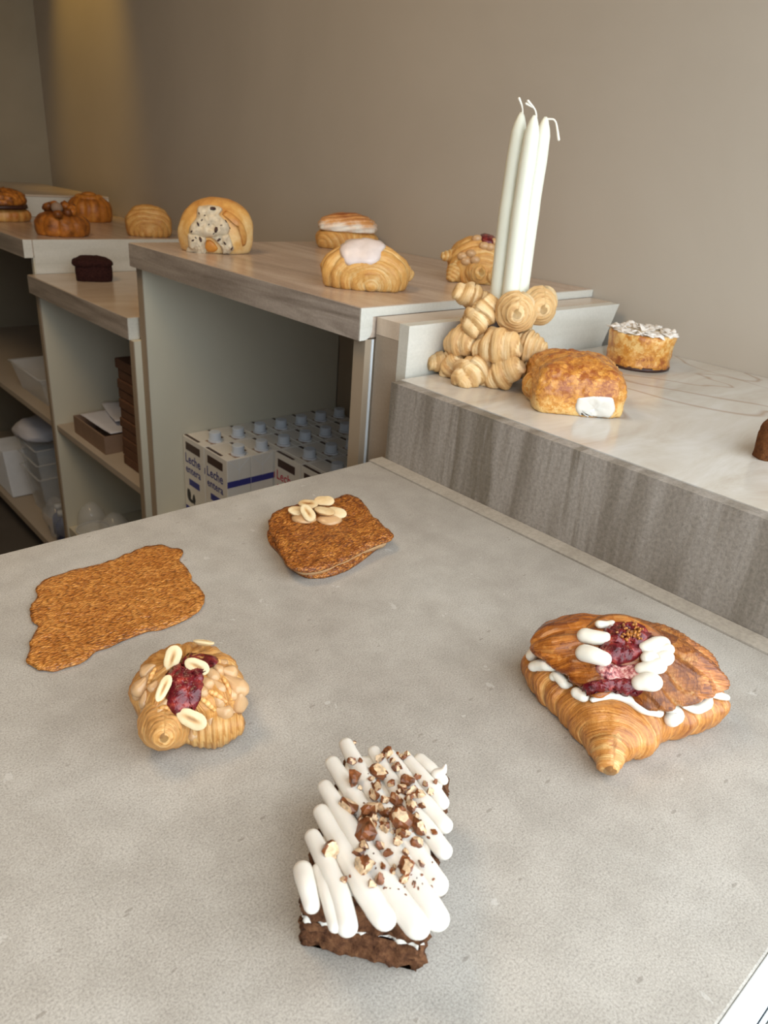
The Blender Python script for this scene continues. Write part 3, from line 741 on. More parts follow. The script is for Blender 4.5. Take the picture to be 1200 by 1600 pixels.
# the tail of the rolled dough at the front
V, F, bk = roll(tip+np.array([0.006, 0.004, 0.002]), np.array([-0.75, -0.62, -0.22]), 0.021, 0.0125, 3, 30, 24, seed=4); mk('croissant_tip', V, F, M['croissant'], t, True, bk)
edge_px = Zp([(85,245),(130,300),(190,345),(250,380),(330,440),(380,490),(440,515),(520,500),(600,520),(690,570),(770,590),(850,570),(930,545),(1010,520),(1060,490),(1112,488)], off, sc)
ZE = 0.0335
edge = np.array([onZ(x, y, ZE) for x, y in edge_px])
capoly = [tuple(e[:2]) for e in edge]+[(0.506,0.162),(0.506,0.186),(0.491,0.222),(0.467,0.249),(0.440,0.268)]
def d_cap(p, a, u):
    o, f, d = tiprings(p, 0.0170, 0.0042, 7, 0.5); o2, f2, _ = tiprings(p, 0.0030, 0.0008, 8)
    o += o2+0.002*fbm(p, 50, 2, 3)
    right = min(1, max(0, (p[0]-p[1]-0.25)/0.06))
    g = saw((p[0]*0.35+p[1]*1.0+p[2]*0.9)/0.0042+0.4*fbm(p, 40, 2, 9)); o += right*0.0014*(scallop(g)-0.5)
    return o, 0.34+0.40*scallop(f)+0.10*f2-right*0.30*(1-g), d/0.017+0.5*fbm(p, 30, 2, 7)+right*2*(p[0]*0.35+p[1]+p[2]*0.9)/0.0042/7
V, F, bk = shell((0.454, 0.203), capoly, 0.029, ZE+0.001, 1.75, 44, 220, 0.93, 0.12, (0.008, 0.006), 2, d_cap)
mk('croissant_lid', V, F, M['crust_dark'], t, True, bk); bcap = bvh_of(V, F)
# crest of the rolled dough at the back of the lid
W = np.array([hit(bcap, off[0]+x/sc, off[1]+y/sc, 0.06)[0] for x, y in ((400, 130), (470, 100), (560, 95), (640, 115), (720, 150), (800, 200))])
V, F = tube(W+np.array([0, 0, -0.002]), [0.003, 0.007, 0.0075, 0.006, 0.003], 14, 0.8, n=26); mk('dough_fold', V, F, M['crust_dark'], t, True, [(0.5, (i % 14)*0.35) for i in range(len(V))])
W = np.array([hit(bcap, off[0]+x/sc, off[1]+y/sc, 0.05)[0] for x, y in ((150, 215), (220, 205), (300, 195), (370, 185))])
V, F = tube(W+np.array([0, 0, -0.004]), [0.006, 0.009, 0.009, 0.007], 14, 0.8, n=20); mk('dough_fold', V, F, M['crust_dark'], t, True, [(0.5, (i % 14)*0.35) for i in range(len(V))])
# cream squeezed out along the cut
def cream_run(pts, rad, z, push=0.0):
    W = np.array([(lambda h: h[0]+h[1]*0.0022)(hit(blow, off[0]+x/sc, off[1]+y/sc, z)) for x, y in pts])
    V, F = tube(W, [r/sc/2350 for r in rad], 14, 0.9, n=6*len(pts), amp=0.06, seed=len(pts)); return mk('cream_run', V, F, M['cream'], t)
zc_ = ZE-0.001
cream_run([(105, 245), (108, 285)], [34, 36], zc_)
cream_run([(120, 340), (150, 335), (190, 345), (240, 362)], [34, 40, 34, 10], zc_)
cream_run([(225, 395), (245, 400), (275, 430), (315, 448)], [30, 34, 32, 12], zc_)
cream_run([(345, 485), (375, 500)], [36, 34], zc_)
cream_run([(425, 525), (480, 510), (540, 495), (610, 520), (680, 560), (750, 585)], [16, 20, 24, 27, 30, 28], zc_)
cream_run([(825, 560), (840, 590), (830, 610)], [40, 48, 44], zc_)
cream_run([(890, 545), (950, 560), (1000, 540), (1015, 510)], [16, 30, 36, 24], zc_)
cream_run([(1030, 490), (1070, 500), (1105, 505)], [22, 26, 20], zc_)
# piped dollops on the lid
for k, (A, B_, r) in enumerate([((385,192),(480,200),40),((385,282),(470,300),46),((455,135),(520,125),22),((690,245),(780,222),36),((735,275),(805,262),30),((700,300),(790,300),42),((680,352),(750,345),40),((670,428),(722,430),46)]):
    W = []
    for q in (0, 0.5, 1):
        p, n = hit(bcap, off[0]+(A[0]+(B_[0]-A[0])*q)/sc, off[1]+(A[1]+(B_[1]-A[1])*q)/sc, 0.05); W.append(p+n*0.0025)
    rr = r/sc/2420*1.22
    V, F = tube(np.array(W), [rr*1.05, rr, rr*0.9] if k < 3 else [rr*0.85, rr, rr*1.05], 18, 0.85, n=10, amp=0.06, seed=k); mk('cream_lobe', V, F, M['cream'], t)
V, F = patch(bcap, Zp([(440,300),(520,330),(620,330),(690,310),(710,380),(690,440),(600,450),(500,420),(430,360)], off, sc), 0.0030, 0.05, 8, 40, amp=0.4, sc=130); mk('stained_cream', V, F, M['pinkcream'], t)
V, F = patch(bcap, Zp([(470,150),(530,110),(620,105),(700,130),(735,175),(700,215),(680,270),(640,310),(540,335),(490,300),(435,275),(465,210)], off, sc), 0.0052, 0.06, 10, 48, amp=0.5, sc=200, seed=2); jam1 = mk('berry_jam', V, F, M['jam'], t)
V, F = patch(bcap, Zp([(350,440),(420,410),(520,400),(640,405),(690,430),(680,480),(640,500),(570,470),(470,465),(400,490),(365,490)], off, sc), 0.0042, 0.04, 8, 44, amp=0.5, sc=200, seed=3); mk('berry_jam', V, F, M['jam'], t)
bj = bvh_of(*patch(bcap, Zp([(470,150),(530,110),(620,105),(700,130),(735,175),(700,215),(680,270),(640,310),(540,335),(490,300),(435,275),(465,210)], off, sc), 0.0052, 0.06, 10, 48, amp=0.5, sc=200, seed=2))
parts = []
for k in range(46):
    x, y = random.gauss(618, 26), random.gauss(165, 26); p, n = hit(bj, off[0]+x/sc, off[1]+y/sc, 0.06)
    r = random.uniform(0.0006, 0.0016); parts.append(blob(p+n*r*0.5, (r*1.3, r, r*0.8), basis(unit([random.gauss(0, 1) for _ in range(3)])), 4, 7, 0.3, 1, k))
V, F = join(parts); mk('biscuit_crumbs', V, F, M['cookie'], jam1, kind='stuff')

# ---- small croissant bun with peanuts and jam
off, sc = (180, 990), 5.217
cc = (0.1935, 0.3905)
t = thing('peanut_jam_pastry', 'small rolled pastry covered in peanut cream, red jam and peanut halves', 'pastry', (cc[0], cc[1], 0))
foot = [onZ(off[0]+x/sc, off[1]+y/sc, 0.004)[:2] for x, y in ((225, 760), (250, 900), (400, 960), (580, 915), (760, 900), (900, 840), (1020, 720), (1060, 620))]+[(0.232, 0.388), (0.226, 0.412), (0.206, 0.428), (0.180, 0.424), (0.160, 0.405)]
def d_nut(p, a, u):
    f = saw(a*16/6.283+0.6*fbm(p, 40, 2, 4)); g = saw(p[2]/0.0045+fbm(p, 60, 2, 2)*0.5)
    return 0.0026*(scallop(f)-0.5)+0.0007*(g-0.5)+0.002*fbm(p, 70, 2, 1), 0.1+0.35*scallop(f)+0.15*g, a*16/6.283*1.4+0.6*fbm(p, 40, 2, 4)
V, F, bk = shell(cc, foot, 0.046, 0, 2.15, 34, 150, 0.84, 0.4, (-0.002, -0.006), 5, d_nut)
mk('pastry_body', V, F, M['nutdough'], t, True, bk); bn = bvh_of(V, F)
p = onZ(off[0]+395/sc, off[1]+880/sc, 0.0175)
V, F, bk = roll(p+np.array([0.007, 0.011, 0.002]), np.array([-0.45, -0.83, 0.30]), 0.021, 0.0168, 7, 60, 40, seed=11, sharp=1.25); mk('rolled_end', V, F, M['nutdough'], t, True, bk)
p = onZ(off[0]+820/sc, off[1]+830/sc, 0.012)
V, F, bk = roll(p+np.array([0.002, 0.008, 0.0]), np.array([0.85, -0.45, 0.05]), 0.022, 0.0135, 5, 40, 24, seed=12); mk('rolled_end', V, F, M['nutdough'], t, True, bk)
for k, (x, y, r, st) in enumerate([(250,310,62,1.1),(195,440,66,1.2),(225,560,48,1.2),(300,440,44,1),(275,720,60,1),(350,655,56,1.5),(440,720,58,1.4),(530,800,54,1.2),(640,830,52,1.1),(790,740,66,1),(890,650,64,1.1),(1015,580,82,1.15),(1005,430,84,1.2),(945,320,60,1.1),(800,345,54,1.1),(750,410,52,1),(860,430,40,1.6),(890,240,40,1),(175,500,40,1.3),(300,330,40,1.3),(240,640,44,1.2),(700,800,46,1.2),(960,500,46,1.2),(850,560,44,1.3),(960,660,50,1.1),(720,470,40,1.2),(840,300,46,1.1),(350,720,46,1.2)]):
    p, n = hit(bn, off[0]+x/sc, off[1]+y/sc, 0.022); a = r/sc/2560*1.28
    d = np.array([cc[0], cc[1]-0.004, 0.05])-p; d = unit(d-n*np.dot(d, n)+0.25*np.cross(n, d)*math.sin(k*2.1)); B = np.stack([d, np.cross(n, d), n], 1)
    V, F = blob((0, 0, 0), (1, 1, 1), None, 14, 22, 0.10, 1.2, k); xp = np.maximum(V[:, 0:1], 0)
    V = V*np.hstack([1+0.55*xp, 1-0.45*xp, 1-0.35*xp]); V = (V*np.array([a*st*0.85, a*0.92, a*0.78]))@B.T+p-n*0.001; mk('peanut_cream_dollop', V, F, M['caramel'], t)
for k, (P, r) in enumerate([([(330, 290), (300, 350), (280, 400)], 24), ([(880, 380), (915, 440), (945, 540)], 24), ([(770, 480), (830, 500), (900, 560)], 28), ([(710, 540), (760, 580), (800, 620)], 26), ([(330, 620), (400, 600), (450, 620)], 22)]):
    W = np.array([(lambda h: h[0]+h[1]*0.001)(hit(bn, off[0]+x/sc, off[1]+y/sc, 0.03)) for x, y in P])
    V, F = tube(W, [r/sc/2560*0.7, r/sc/2560, r/sc/2560*0.6], 10, n=12, amp=0.15, seed=k); mk('pastry_flake', V, F, M['nutdough'], t, True, [0.35+0.25*math.sin(i*0.2) for i in range(len(V))])
V, F = patch(bn, Zp([(590,150),(700,160),(830,180),(860,240),(760,260),(690,300),(730,345),(720,450),(690,560),(640,640),(660,760),(600,775),(530,740),(470,660),(400,570),(420,470),(400,330),(470,250),(560,200)], off, sc), 0.0034, 0.04, 12, 56, amp=0.35, sc=160, seed=5); mk('red_jam', V, F, M['jam'], t); bj = bvh_of(V, F)
for k, (x, y, a, L, W_) in enumerate([(485,215,(0.25,-1),118,80),(690,245,(1,0.45),118,72),(390,470,(0.42,-1),125,52),(640,675,(1,0.5),140,82),(715,140,(1,0.12),100,42)]):
    p, n = hit(bn, off[0]+x/sc, off[1]+y/sc, 0.045); p = p+n*0.0046+unit(CAM-p)*(0.004 if k == 1 else 0.001)
    nn = unit(n+0.9*unit(CAM-p)) if k not in (2, 4) else unit(n+0.2*unit(CAM-p))
    d = RT*a[0]-UP*a[1]
    peanut('peanut_half', p, nn, d, t, L/sc/2560, W_/sc/2560, 0.0028, k)

# ================================================================== things on the marble plinth
PZ = 0.1074
# ---- chocolate croissant
poly = [(0.709, 0.504), (0.714, 0.493), (0.772, 0.434), (0.786, 0.430), (0.858, 0.494), (0.860, 0.505), (0.795, 0.576), (0.782, 0.578)]
cc = (0.783, 0.504)
t = thing('chocolate_croissant', 'golden flaky chocolate croissant with a white patch at its front', 'pastry', (cc[0], cc[1], PZ))
ax = unit((0.074, -0.072, 0)); ay = unit((0.074, 0.072, 0))
def d_pain(p, a, u):
    q = (p[0]-cc[0])*ay[0]+(p[1]-cc[1])*ay[1]; s = (p[0]-cc[0])*ax[0]+(p[1]-cc[1])*ax[1]
    f = saw((p[2]-PZ)/0.007+0.3*fbm(p, 40, 2, 3)); side = min(1, max(0, (abs(s)-0.040)/0.008))
    o = 0.0022*fbm(p, 60, 3, 2)+0.0012*abs(fbm(p, 190, 3, 5))+side*0.0022*(scallop(f)-0.5)
    top = min(1, max(0, (p[2]-PZ-0.006)/0.02))
    return o, 0.20+0.52*top-0.22*side+0.18*fbm(p, 50, 2, 6), f*0.3+(p[2]-PZ)/0.007*side+q*60
V, F, bk = shell(cc, poly, 0.062, PZ, 2.45, 44, 190, 0.93, 0.34, (0, 0), 4, d_pain)
mk('pastry_body', V, F, M['pain'], t, True, bk); bp = bvh_of(V, F)
V, F = patch(bp, [(902, 622), (930, 619), (958, 621), (962, 640), (955, 653), (925, 655), (905, 650), (898, 638)], 0.0012, 0.115, 8, 44, amp=0.5, sc=160); mk('white_patch', V, F, M['frosting'], t)  # thin white patch low on the front of the crust
q = np.array([cc[0], cc[1], PZ+0.020])
for s, z, k in ((-1, 0.000, 0.3), (1, 0.004, 0.15)):
    V, F = blob(q+np.array([*(ax*s*0.0485)[:2], z])-np.array([*(ay*0.012)[:2], 0]), (0.006, 0.0045, 0.0045), basis(ax), 7, 10, 0.1); mk('chocolate_baton', V, F, M['choc'], t)
V, F, bk = roll(np.array([cc[0], cc[1], PZ+0.018])-ax*0.045+ay*0.004, ay, 0.028, 0.0165, 4, 36, 24, seed=3); V[:, 2] = np.maximum(V[:, 2], PZ); mk('dough_end', V, F, M['pain'], t, True, bk)
V, F, bk = roll(np.array([cc[0], cc[1], PZ+0.020])+ax*0.043-ay*0.004, ay, 0.030, 0.0150, 4, 36, 24, seed=5); V[:, 2] = np.maximum(V[:, 2], PZ); mk('dough_end', V, F, M['pain'], t, True, bk)
# ---- round tart
cc = (1.062, 0.578); R0 = 0.049
t = thing('round_flake_tart', 'round layered tart with dark base and white flakes beside the wall', 'tart', (cc[0], cc[1], PZ))
nv, V, bk = 96, [], []
prof = [(0.985, 0.004), (0.97, 0.008), (0.955, 0.014), (0.975, 0.020), (0.96, 0.026), (0.985, 0.032), (1.0, 0.038), (1.005, 0.044), (1.01, 0.048), (0.99, 0.051), (0.93, 0.052), (0.88, 0.050), (0.84, 0.046), (0.6, 0.045), (0.3, 0.046)]
for s, z in prof:
    for j in range(nv):
        a = 2*math.pi*j/nv; p = np.array([math.cos(a), math.sin(a), z*20]); r = R0*s*(1+0.035*fbm(p, 3.0, 3, 2)+0.015*fbm(p, 9, 2, 5))
        V.append((cc[0]+math.cos(a)*r, cc[1]+math.sin(a)*r, PZ+z+0.0015*fbm(p, 3, 2, 8))); bk.append(0.22+0.9*max(0, fbm(p, 2.4, 3, 1))+0.9*max(0, 0.45-z*14))
V += [(cc[0], cc[1], PZ+0.001), (cc[0], cc[1], PZ+0.046)]; bk += [0.5, 0.3]
mk('tart_case', V, ring_faces(len(prof), nv), M['pain'], t, True, bk)
V, F = tube([(cc[0], cc[1], PZ+0.0003), (cc[0], cc[1], PZ+0.003), (cc[0], cc[1], PZ+0.006)], [R0*0.985, R0*1.0, R0*0.97], 64, round_ends=False, hint=(1, 0, 0)); mk('burnt_base', V, F, M['choc'], t)
V, F = tube([(cc[0], cc[1], PZ+0.044), (cc[0], cc[1], PZ+0.0505), (cc[0], cc[1], PZ+0.0525)], [R0*0.93, R0*0.97, R0*0.90], 48, amp=0.06, round_ends=False, hint=(1, 0, 0)); mk('cream_filling', V, F, M['stracc'], t)
parts = []
for k in range(110):
    a = random.uniform(0, 6.283); s = math.sqrt(random.uniform(0.45, 1.0))*0.94 if k < 95 else random.uniform(0, 0.6)
    p = np.array([cc[0]+math.cos(a)*R0*s, cc[1]+math.sin(a)*R0*s, PZ+0.0525+random.uniform(0, 0.002)])
    d = unit([random.gauss(0, 1), random.gauss(0, 1), random.gauss(0, 0.2)]); L = random.uniform(0.004, 0.010)
    parts.append(blob(p, (L*1.1, random.uniform(0.004, 0.007), 0.0012), basis(d, (random.gauss(0, 0.3), random.gauss(0, 0.3), 1))[:, [0, 2, 1]], 4, 9, 0.5, 1.6, k))
V, F = join(parts); mk('white_flakes', V, F, M['flake'], t, kind='stuff')
# ---- loaf at the right edge
t = thing('brown_loaf_cake', 'dark brown loaf cake cut off by the right edge of the photo', 'cake', (0.87, 0.25, PZ))
V, F, bk = shell((0.872, 0.239), [(0.791, 0.267), (0.802, 0.284), (0.826, 0.285), (0.959, 0.221), (0.959, 0.201), (0.934, 0.181), (0.909, 0.185)], 0.043, PZ, 7, 30, 110, 0.98, 0.3, (0, 0), 1, lambda p, a, u: (0.0012*fbm(p, 130, 3, 2), 0.5))
mk('loaf_body', V, F, M['loaf'], t, True)
V, F, bk = shell((0.872, 0.239), [(0.804, 0.262), (0.810, 0.276), (0.828, 0.277), (0.949, 0.218), (0.949, 0.201), (0.934, 0.189), (0.909, 0.193)], 0.005, PZ+0.0405, 3, 10, 80, 0.98, 0.3, (0, 0), 2, lambda p, a, u: (0.0008*fbm(p, 130, 3, 4), 0.5))
mk('loaf_crust', V, F, M['crust_dark'], t, True, [0.8]*len(V))

# ---- candle holder of mini croissants with three tapers
hc = onZ(770, 588, PZ)
vd = unit([hc[0], hc[1], 0])                              # horizontal view direction
def at(px, py, toward=0.0):
    """point under a pixel on the upright plane through the holder, moved 'toward' the camera"""
    d = ray(px, py); k = (np.dot(hc, vd)-toward)/np.dot(d, vd); return CAM+d*k
t = thing('croissant_candle_holder', 'candle holder built from a pile of small pale croissants', 'candle holder', (hc[0], hc[1], PZ))
V, F = tube([(hc[0], hc[1], PZ+0.001), (hc[0], hc[1], PZ+0.05), (hc[0], hc[1], PZ+0.098)], [0.036, 0.034, 0.030], 28, round_ends=False, hint=(1, 0, 0)); mk('core', V, F, M['core'], t)
R3, U3, T3 = unit(np.cross(vd, [0, 0, 1])), np.array([0, 0, 1.0]), -vd
mc = [  # pixel, toward camera, axis (right, up, toward), half length, radius, turns
    ((736, 463), 0.000, (-0.9, 0.25, 0.3), 0.026, 0.017, 3), ((751, 493), 0.030, (-0.45, -0.80, 0.45), 0.031, 0.0205, 4),
    ((806, 487), 0.036, (0.10, 0.10, 1.0), 0.022, 0.0268, 5), ((842, 478), 0.012, (0.30, 0.02, 1.0), 0.022, 0.0258, 5),
    ((721, 534), 0.022, (0.70, 0.15, 0.55), 0.026, 0.0235, 4), ((776, 541), 0.048, (0.93, 0.22, 0.30), 0.034, 0.0245, 4),
    ((824, 541), 0.034, (0.95, -0.05, 0.28), 0.028, 0.0225, 5), ((693, 565), 0.010, (-0.75, -0.1, 0.5), 0.024, 0.0150, 3),
    ((703, 578), 0.026, (0.35, 0.90, 0.30), 0.027, 0.0150, 4), ((737, 582), 0.052, (-0.45, -0.50, 0.75), 0.032, 0.0240, 4),
    ((783, 585), 0.054, (0.70, 0.62, 0.30), 0.034, 0.0215, 4), ((823, 588), -0.022, (0.80, 0.35, 0.30), 0.026, 0.0185, 4)]
for k, (px, tw, a, L, R, tr) in enumerate(mc):
    p = at(px[0], px[1], tw)
    V, F, bk = roll(p, R3*a[0]+U3*a[1]+T3*a[2], L*1.0, R*0.96, (2 if tr < 5 else 4), 46, 30, 0.10, seed=k, sharp=1.25 if tr < 5 else 1.1)
    V[:, 2] = np.maximum(V[:, 2], PZ+0.0002); mk('mini_croissant', V, F, M['mini'], t, True, bk)
for k in range(9):                                        # the far side of the pile
    a = math.radians(-70+k % 5*35); lv = k//5
    p = hc+(vd*math.cos(a)+R3*math.sin(a))*(0.030-0.004*lv)+np.array([0, 0, 0.024+0.048*lv])
    V, F, bk = roll(p, R3*math.cos(a*2+k)+U3*0.5*math.sin(k), 0.030, 0.021, 4, 30, 20, seed=30+k)
    V[:, 2] = np.maximum(V[:, 2], PZ+0.0002); mk('mini_croissant', V, F, M['mini'], t, True, bk)
for k, (b, m, e, tw, wk, lab) in enumerate([
        ((775, 492), (793, 330), (811, 205), 0.004, [(816, 183), (816, 168), (811, 154)], 'leftmost of three white taper candles, with a straight upright wick'),
        ((793, 498), (812, 340), (831, 210), 0.020, [(838, 185), (836, 172), (825, 158)], 'middle of three white taper candles, in front with a forked wick'),
        ((808, 492), (828, 340), (848, 212), 0.002, [(858, 186), (868, 190), (873, 218)], 'rightmost of three white taper candles, with a wick drooping right')]):
    B_, Mi, E_ = at(*b, tw), at(*m, tw), at(*e, tw); dn = unit(B_-E_); L0 = B_+dn*0.055
    L0[2] = max(L0[2], PZ+0.1)
    t2 = thing('taper_candle', lab, 'candle', tuple(L0), 'white taper candles in the croissant holder')
    tp = E_+unit(E_-Mi)*0.020
    P = np.vstack([smooth_path([L0, B_, Mi, E_], 20), E_+unit(E_-Mi)*0.008, E_+unit(E_-Mi)*0.016, tp])
    r = [0.0112]*8+[0.0108]*6+[0.0102]*4+[0.0096, 0.0090, 0.0072, 0.0042, 0.0018]
    V, F = tube(P, r, 24, round_ends=False); mk('wax', V, F, M['wax'], t2)
    W = np.array([tp-unit(E_-Mi)*0.003]+[at(*q, tw) for q in wk])
    V, F = tube(W, [0.0015, 0.0012, 0.0011, 0.0016], 8, n=14); wo = mk('wick', V, F, M['wick'], t2)
    if k == 1:
        V, F = tube(np.array([at(833, 168, tw), at(827, 165, tw), at(822, 162, tw)]), [0.0011, 0.001, 0.0014], 8, n=6); mk('wick_strand', V, F, M['wick'], wo)

# ================================================================== pastries on the long bench
def ringed(name, lab, cat, cc, poly, H, z0, tipxy, wl, mat, n=2.2, seed=0, amp=0.003, base=0.2):
    t = thing(name, lab, cat, (cc[0], cc[1], z0)); tp = np.array([tipxy[0], tipxy[1], z0+0.010])
    def dd(p, a, u):
        d = np.linalg.norm((p-tp)*np.array([1, 1, 1.3])); f = saw(d/wl+0.3*fbm(p, 25, 2, seed)); g = saw(d/wl*3.2+0.3*fbm(p, 40, 2, seed+1))
        return amp*(scallop(f)-0.5)+amp*0.25*(g-0.5)+0.002*fbm(p, 40, 2, seed+2), base+0.42*scallop(f)*(0.6+0.4*g), d/wl+0.3*fbm(p, 25, 2, seed)
    V, F, bk = shell(cc, poly, H, z0, n, 34, 150, 0.86, 0.38, (0, 0), 4, dd)
    mk('pastry_body', V, F, mat, t, True, bk); V, F, _ = shell(cc, poly, H+amp*0.5, z0, n, 34, 150, 0.86, 0.38, (0, 0), 4); return t, bvh_of(V, F)
def fr(px, py, z, rel):
    """footprint given in (right, away) metres about the contact point under a pixel"""
    p = onZ(px, py, z)[:2]; v = unit(p); r = np.array([v[1], -v[0]])
    return p, [tuple(p+r*a+v*b) for a, b in rel]
# croissant with icing (near, centre)
p, poly = fr(572, 456, BZ, [(-0.070, 0.055), (-0.066, 0.020), (-0.045, 0.006), (-0.015, 0.002), (0.0, -0.002), (0.020, 0.002), (0.045, 0.006), (0.060, 0.025), (0.064, 0.060), (0.045, 0.095), (0.0, 0.115), (-0.045, 0.095)])
v = unit(p); r_ = np.array([v[1], -v[0]])
t, bv = ringed('iced_croissant', 'pale croissant with a smooth white icing cap on the long bench', 'croissant', tuple(p+v*0.050), poly, 0.066, BZ, p+v*0.012+r_*0.006, 0.016, M['bun'], 1.75, 3, 0.005, 0.15)
V, F = patch(bv, Zp([(365,345),(450,318),(560,312),(680,320),(780,345),(845,390),(845,420),(800,450),(790,520),(760,570),(700,595),(600,585),(520,592),(475,605),(430,575),(410,520),(385,480),(370,420)], (470, 320), 6.316), 0.0050, BZ+0.05, 9, 56, amp=0.10, sc=50, edge=0.6); mk('icing_cap', V, F, M['icing'], t)
V, F, bk = roll(np.array([*(p+v*0.055+r_*0.050), BZ+0.026]), np.array([*(r_*0.7+v*0.5), -0.35]), 0.026, 0.014, 3, 30, 22, seed=2); V[:, 2] = np.maximum(V[:, 2], BZ); mk('croissant_tip', V, F, M['bun'], t, True, bk)
# meringue pastry behind
p, poly = fr(540, 391, BZ, [(-0.066, 0.05), (-0.060, 0.01), (-0.03, 0.0), (0.03, 0.0), (0.062, 0.01), (0.070, 0.05), (0.05, 0.10), (-0.05, 0.10)])
v = unit(p); r_ = np.array([v[1], -v[0]])
t, bv = ringed('meringue_pastry', 'toasted meringue pastry half hidden behind the iced croissant', 'pastry', tuple(p+v*0.05), poly, 0.042, BZ, p+v*0.01-r_*0.05, 0.012, M['bun'], 2.6, 8, 0.003, 0.2)
cm = np.array([*(p+v*0.045+r_*0.004), BZ+0.038])
def d_mer(p_, a, u):
    s = np.dot(p_[:2]-cm[:2], r_); f = saw((p_[2]*1.4-s*0.25+np.dot(p_[:2]-cm[:2], v)*0.3)/0.013+0.2*fbm(p_, 25, 2, 3))
    return 0.004*(scallop(f)-0.5), (0.05+0.85*max(0, min(1, (p_[2]-BZ-0.044)/0.026)))*(0.35+0.65*scallop(f))
V, F, bk = shell(tuple(cm[:2]), [tuple(np.array(q)*0.95+cm[:2]*0.05) for q in poly], 0.036, BZ+0.036, 2.0, 30, 120, 0.9, 0.25, (0, 0), 5, d_mer)
mk('meringue', V, F, M['toast'], t, True, bk)
# jam pastry behind the candles
p, poly = fr(735, 444, BZ, [(-0.042, 0.05), (-0.038, 0.012), (-0.02, 0.0), (0.01, -0.002), (0.04, 0.004), (0.058, 0.03), (0.055, 0.07), (0.03, 0.095), (-0.02, 0.09)])
v = unit(p); r_ = np.array([v[1], -v[0]])
t, bv = ringed('jam_flower_pastry', 'golden rolled pastry with cream ring and dark jam behind the candles', 'pastry', tuple(p+v*0.045+r_*0.008), poly, 0.072, BZ, p+r_*0.02, 0.014, M['bun'], 2.3, 5, 0.004, 0.2)
c3 = np.array([*(p+v*0.045+r_*0.008), BZ+0.01])
for k, (a, b, z, L, R) in enumerate([(-0.028, 0.012, 0.020, 0.024, 0.014), (0.006, 0.006, 0.020, 0.022, 0.018), (-0.030, 0.030, 0.040, 0.028, 0.012), (0.036, 0.012, 0.018, 0.024, 0.016)]):
    q = np.array([*(p+r_*a+v*b), BZ+z])
    V, F, bk = roll(q, np.array([*(r_*(0.2+0.4*k)+v*(-1 if k % 2 else 0.4)), 0.6 if k == 0 else 0.1]), L, R, 4, 32, 24, seed=k+50); V[:, 2] = np.maximum(V[:, 2], BZ); mk('rolled_dough', V, F, M['bun'], t, True, bk)
for k, (x, y) in enumerate([(745,375),(741,366),(748,362),(757,359),(766,360),(756,386),(765,388),(772,380),(722,402),(735,398),(728,410),(742,408)]):
    q, n = hit(bv, x, y, BZ+0.055); V, F = blob(q+np.array([0, 0, 0.002]), (0.009, 0.0065, 0.006), basis(RT), 8, 12, 0.1, 1.2, k); mk('cream_petal', V, F, M['caramel'], t)
V, F = patch(bv, [(749, 366), (760, 362), (772, 364), (776, 374), (770, 384), (756, 382), (750, 376)], 0.006, BZ+0.06, 6, 28); mk('dark_jam', V, F, M['jam'], t)
# bun with speckled cream
p, poly = fr(335, 397, BZ, [(-0.066, 0.07), (-0.066, 0.03), (-0.045, 0.006), (0.0, -0.002), (0.045, 0.004), (0.072, 0.028), (0.074, 0.07), (0.04, 0.11), (-0.035, 0.11)])
v = unit(p); r_ = np.array([v[1], -v[0]])
t = thing('speckled_cream_bun', 'round golden bun split and filled with chocolate-speckled cream', 'bun', (*(p+v*0.055), BZ))
def d_bun(q, a, u): return 0.002*fbm(q, 30, 2, 4), 0.15+0.6*max(0, min(1, (q[2]-BZ-0.02)/0.09))
V, F, bk = shell(tuple(p+v*0.055), poly, 0.096, BZ, 2.0, 34, 130, 0.86, 0.36, (0.006, -0.006), 6, d_bun); mk('bun_body', V, F, M['bun'], t, True, bk); bv = bvh_of(V, F)
Z9 = lambda P: Zp(P, (270, 300), 9.23)
PV = []
for k, P in enumerate([[(390,205),(520,190),(650,200),(730,250),(660,330),(740,390),(800,440),(830,530),(800,620),(700,650),(560,660),(420,660),(300,640),(225,600),(240,500),(300,420),(340,380),(345,280)],
                       [(225,590),(340,600),(470,640),(490,690),(450,770),(465,850),(480,885),(360,872),(200,840),(235,760)],
                       [(540,640),(660,610),(810,600),(850,720),(890,830),(810,890),(715,885),(690,790),(600,690)]]):
    V, F = patch(bv, Z9(P), 0.0095, BZ+0.05, 11, 64, amp=0.6, sc=80, seed=4+k); sco = mk('speckled_cream', V, F, M['stracc'], t); PV.append((V, F))
    if k == 0: sc0 = sco
bs = bvh_of(*join(PV))
V, F = patch(bv, Z9([(760,260),(860,310),(960,400),(1030,500),(1070,640),(1060,760),(1000,800),(990,660),(950,520),(860,420),(700,330)]), 0.006, BZ+0.05, 6, 50); mk('crust_fold', V, F, M['bun'], t, True, [0.55]*len(V))
for k, (x, y, s) in enumerate([(575,240,48),(380,310,20),(365,465,28),(420,405,18),(625,540,46),(765,420,22),(665,690,30),(750,740,24),(400,685,34),(290,700,24),(270,570,20),(850,815,24),(460,340,18),(700,480,16),(820,520,18),(330,660,16),(520,470,14),(590,600,14)]):
    q, n = hit(bs, 270+x/9.23, 300+y/9.23, BZ+0.05); a = s/9.23/800
    V, F = blob(q, (a*1.1, a*0.55, a*0.45), np.stack([unit(np.cross(n, [math.sin(k), math.cos(k*2), 0.5])), unit(np.cross(n, np.cross(n, [math.sin(k), math.cos(k*2), 0.5]))), n], 1), 5, 8, 0.25, 1.5, k)
    mk('chocolate_flake', V, F, M['choc'], sc0)
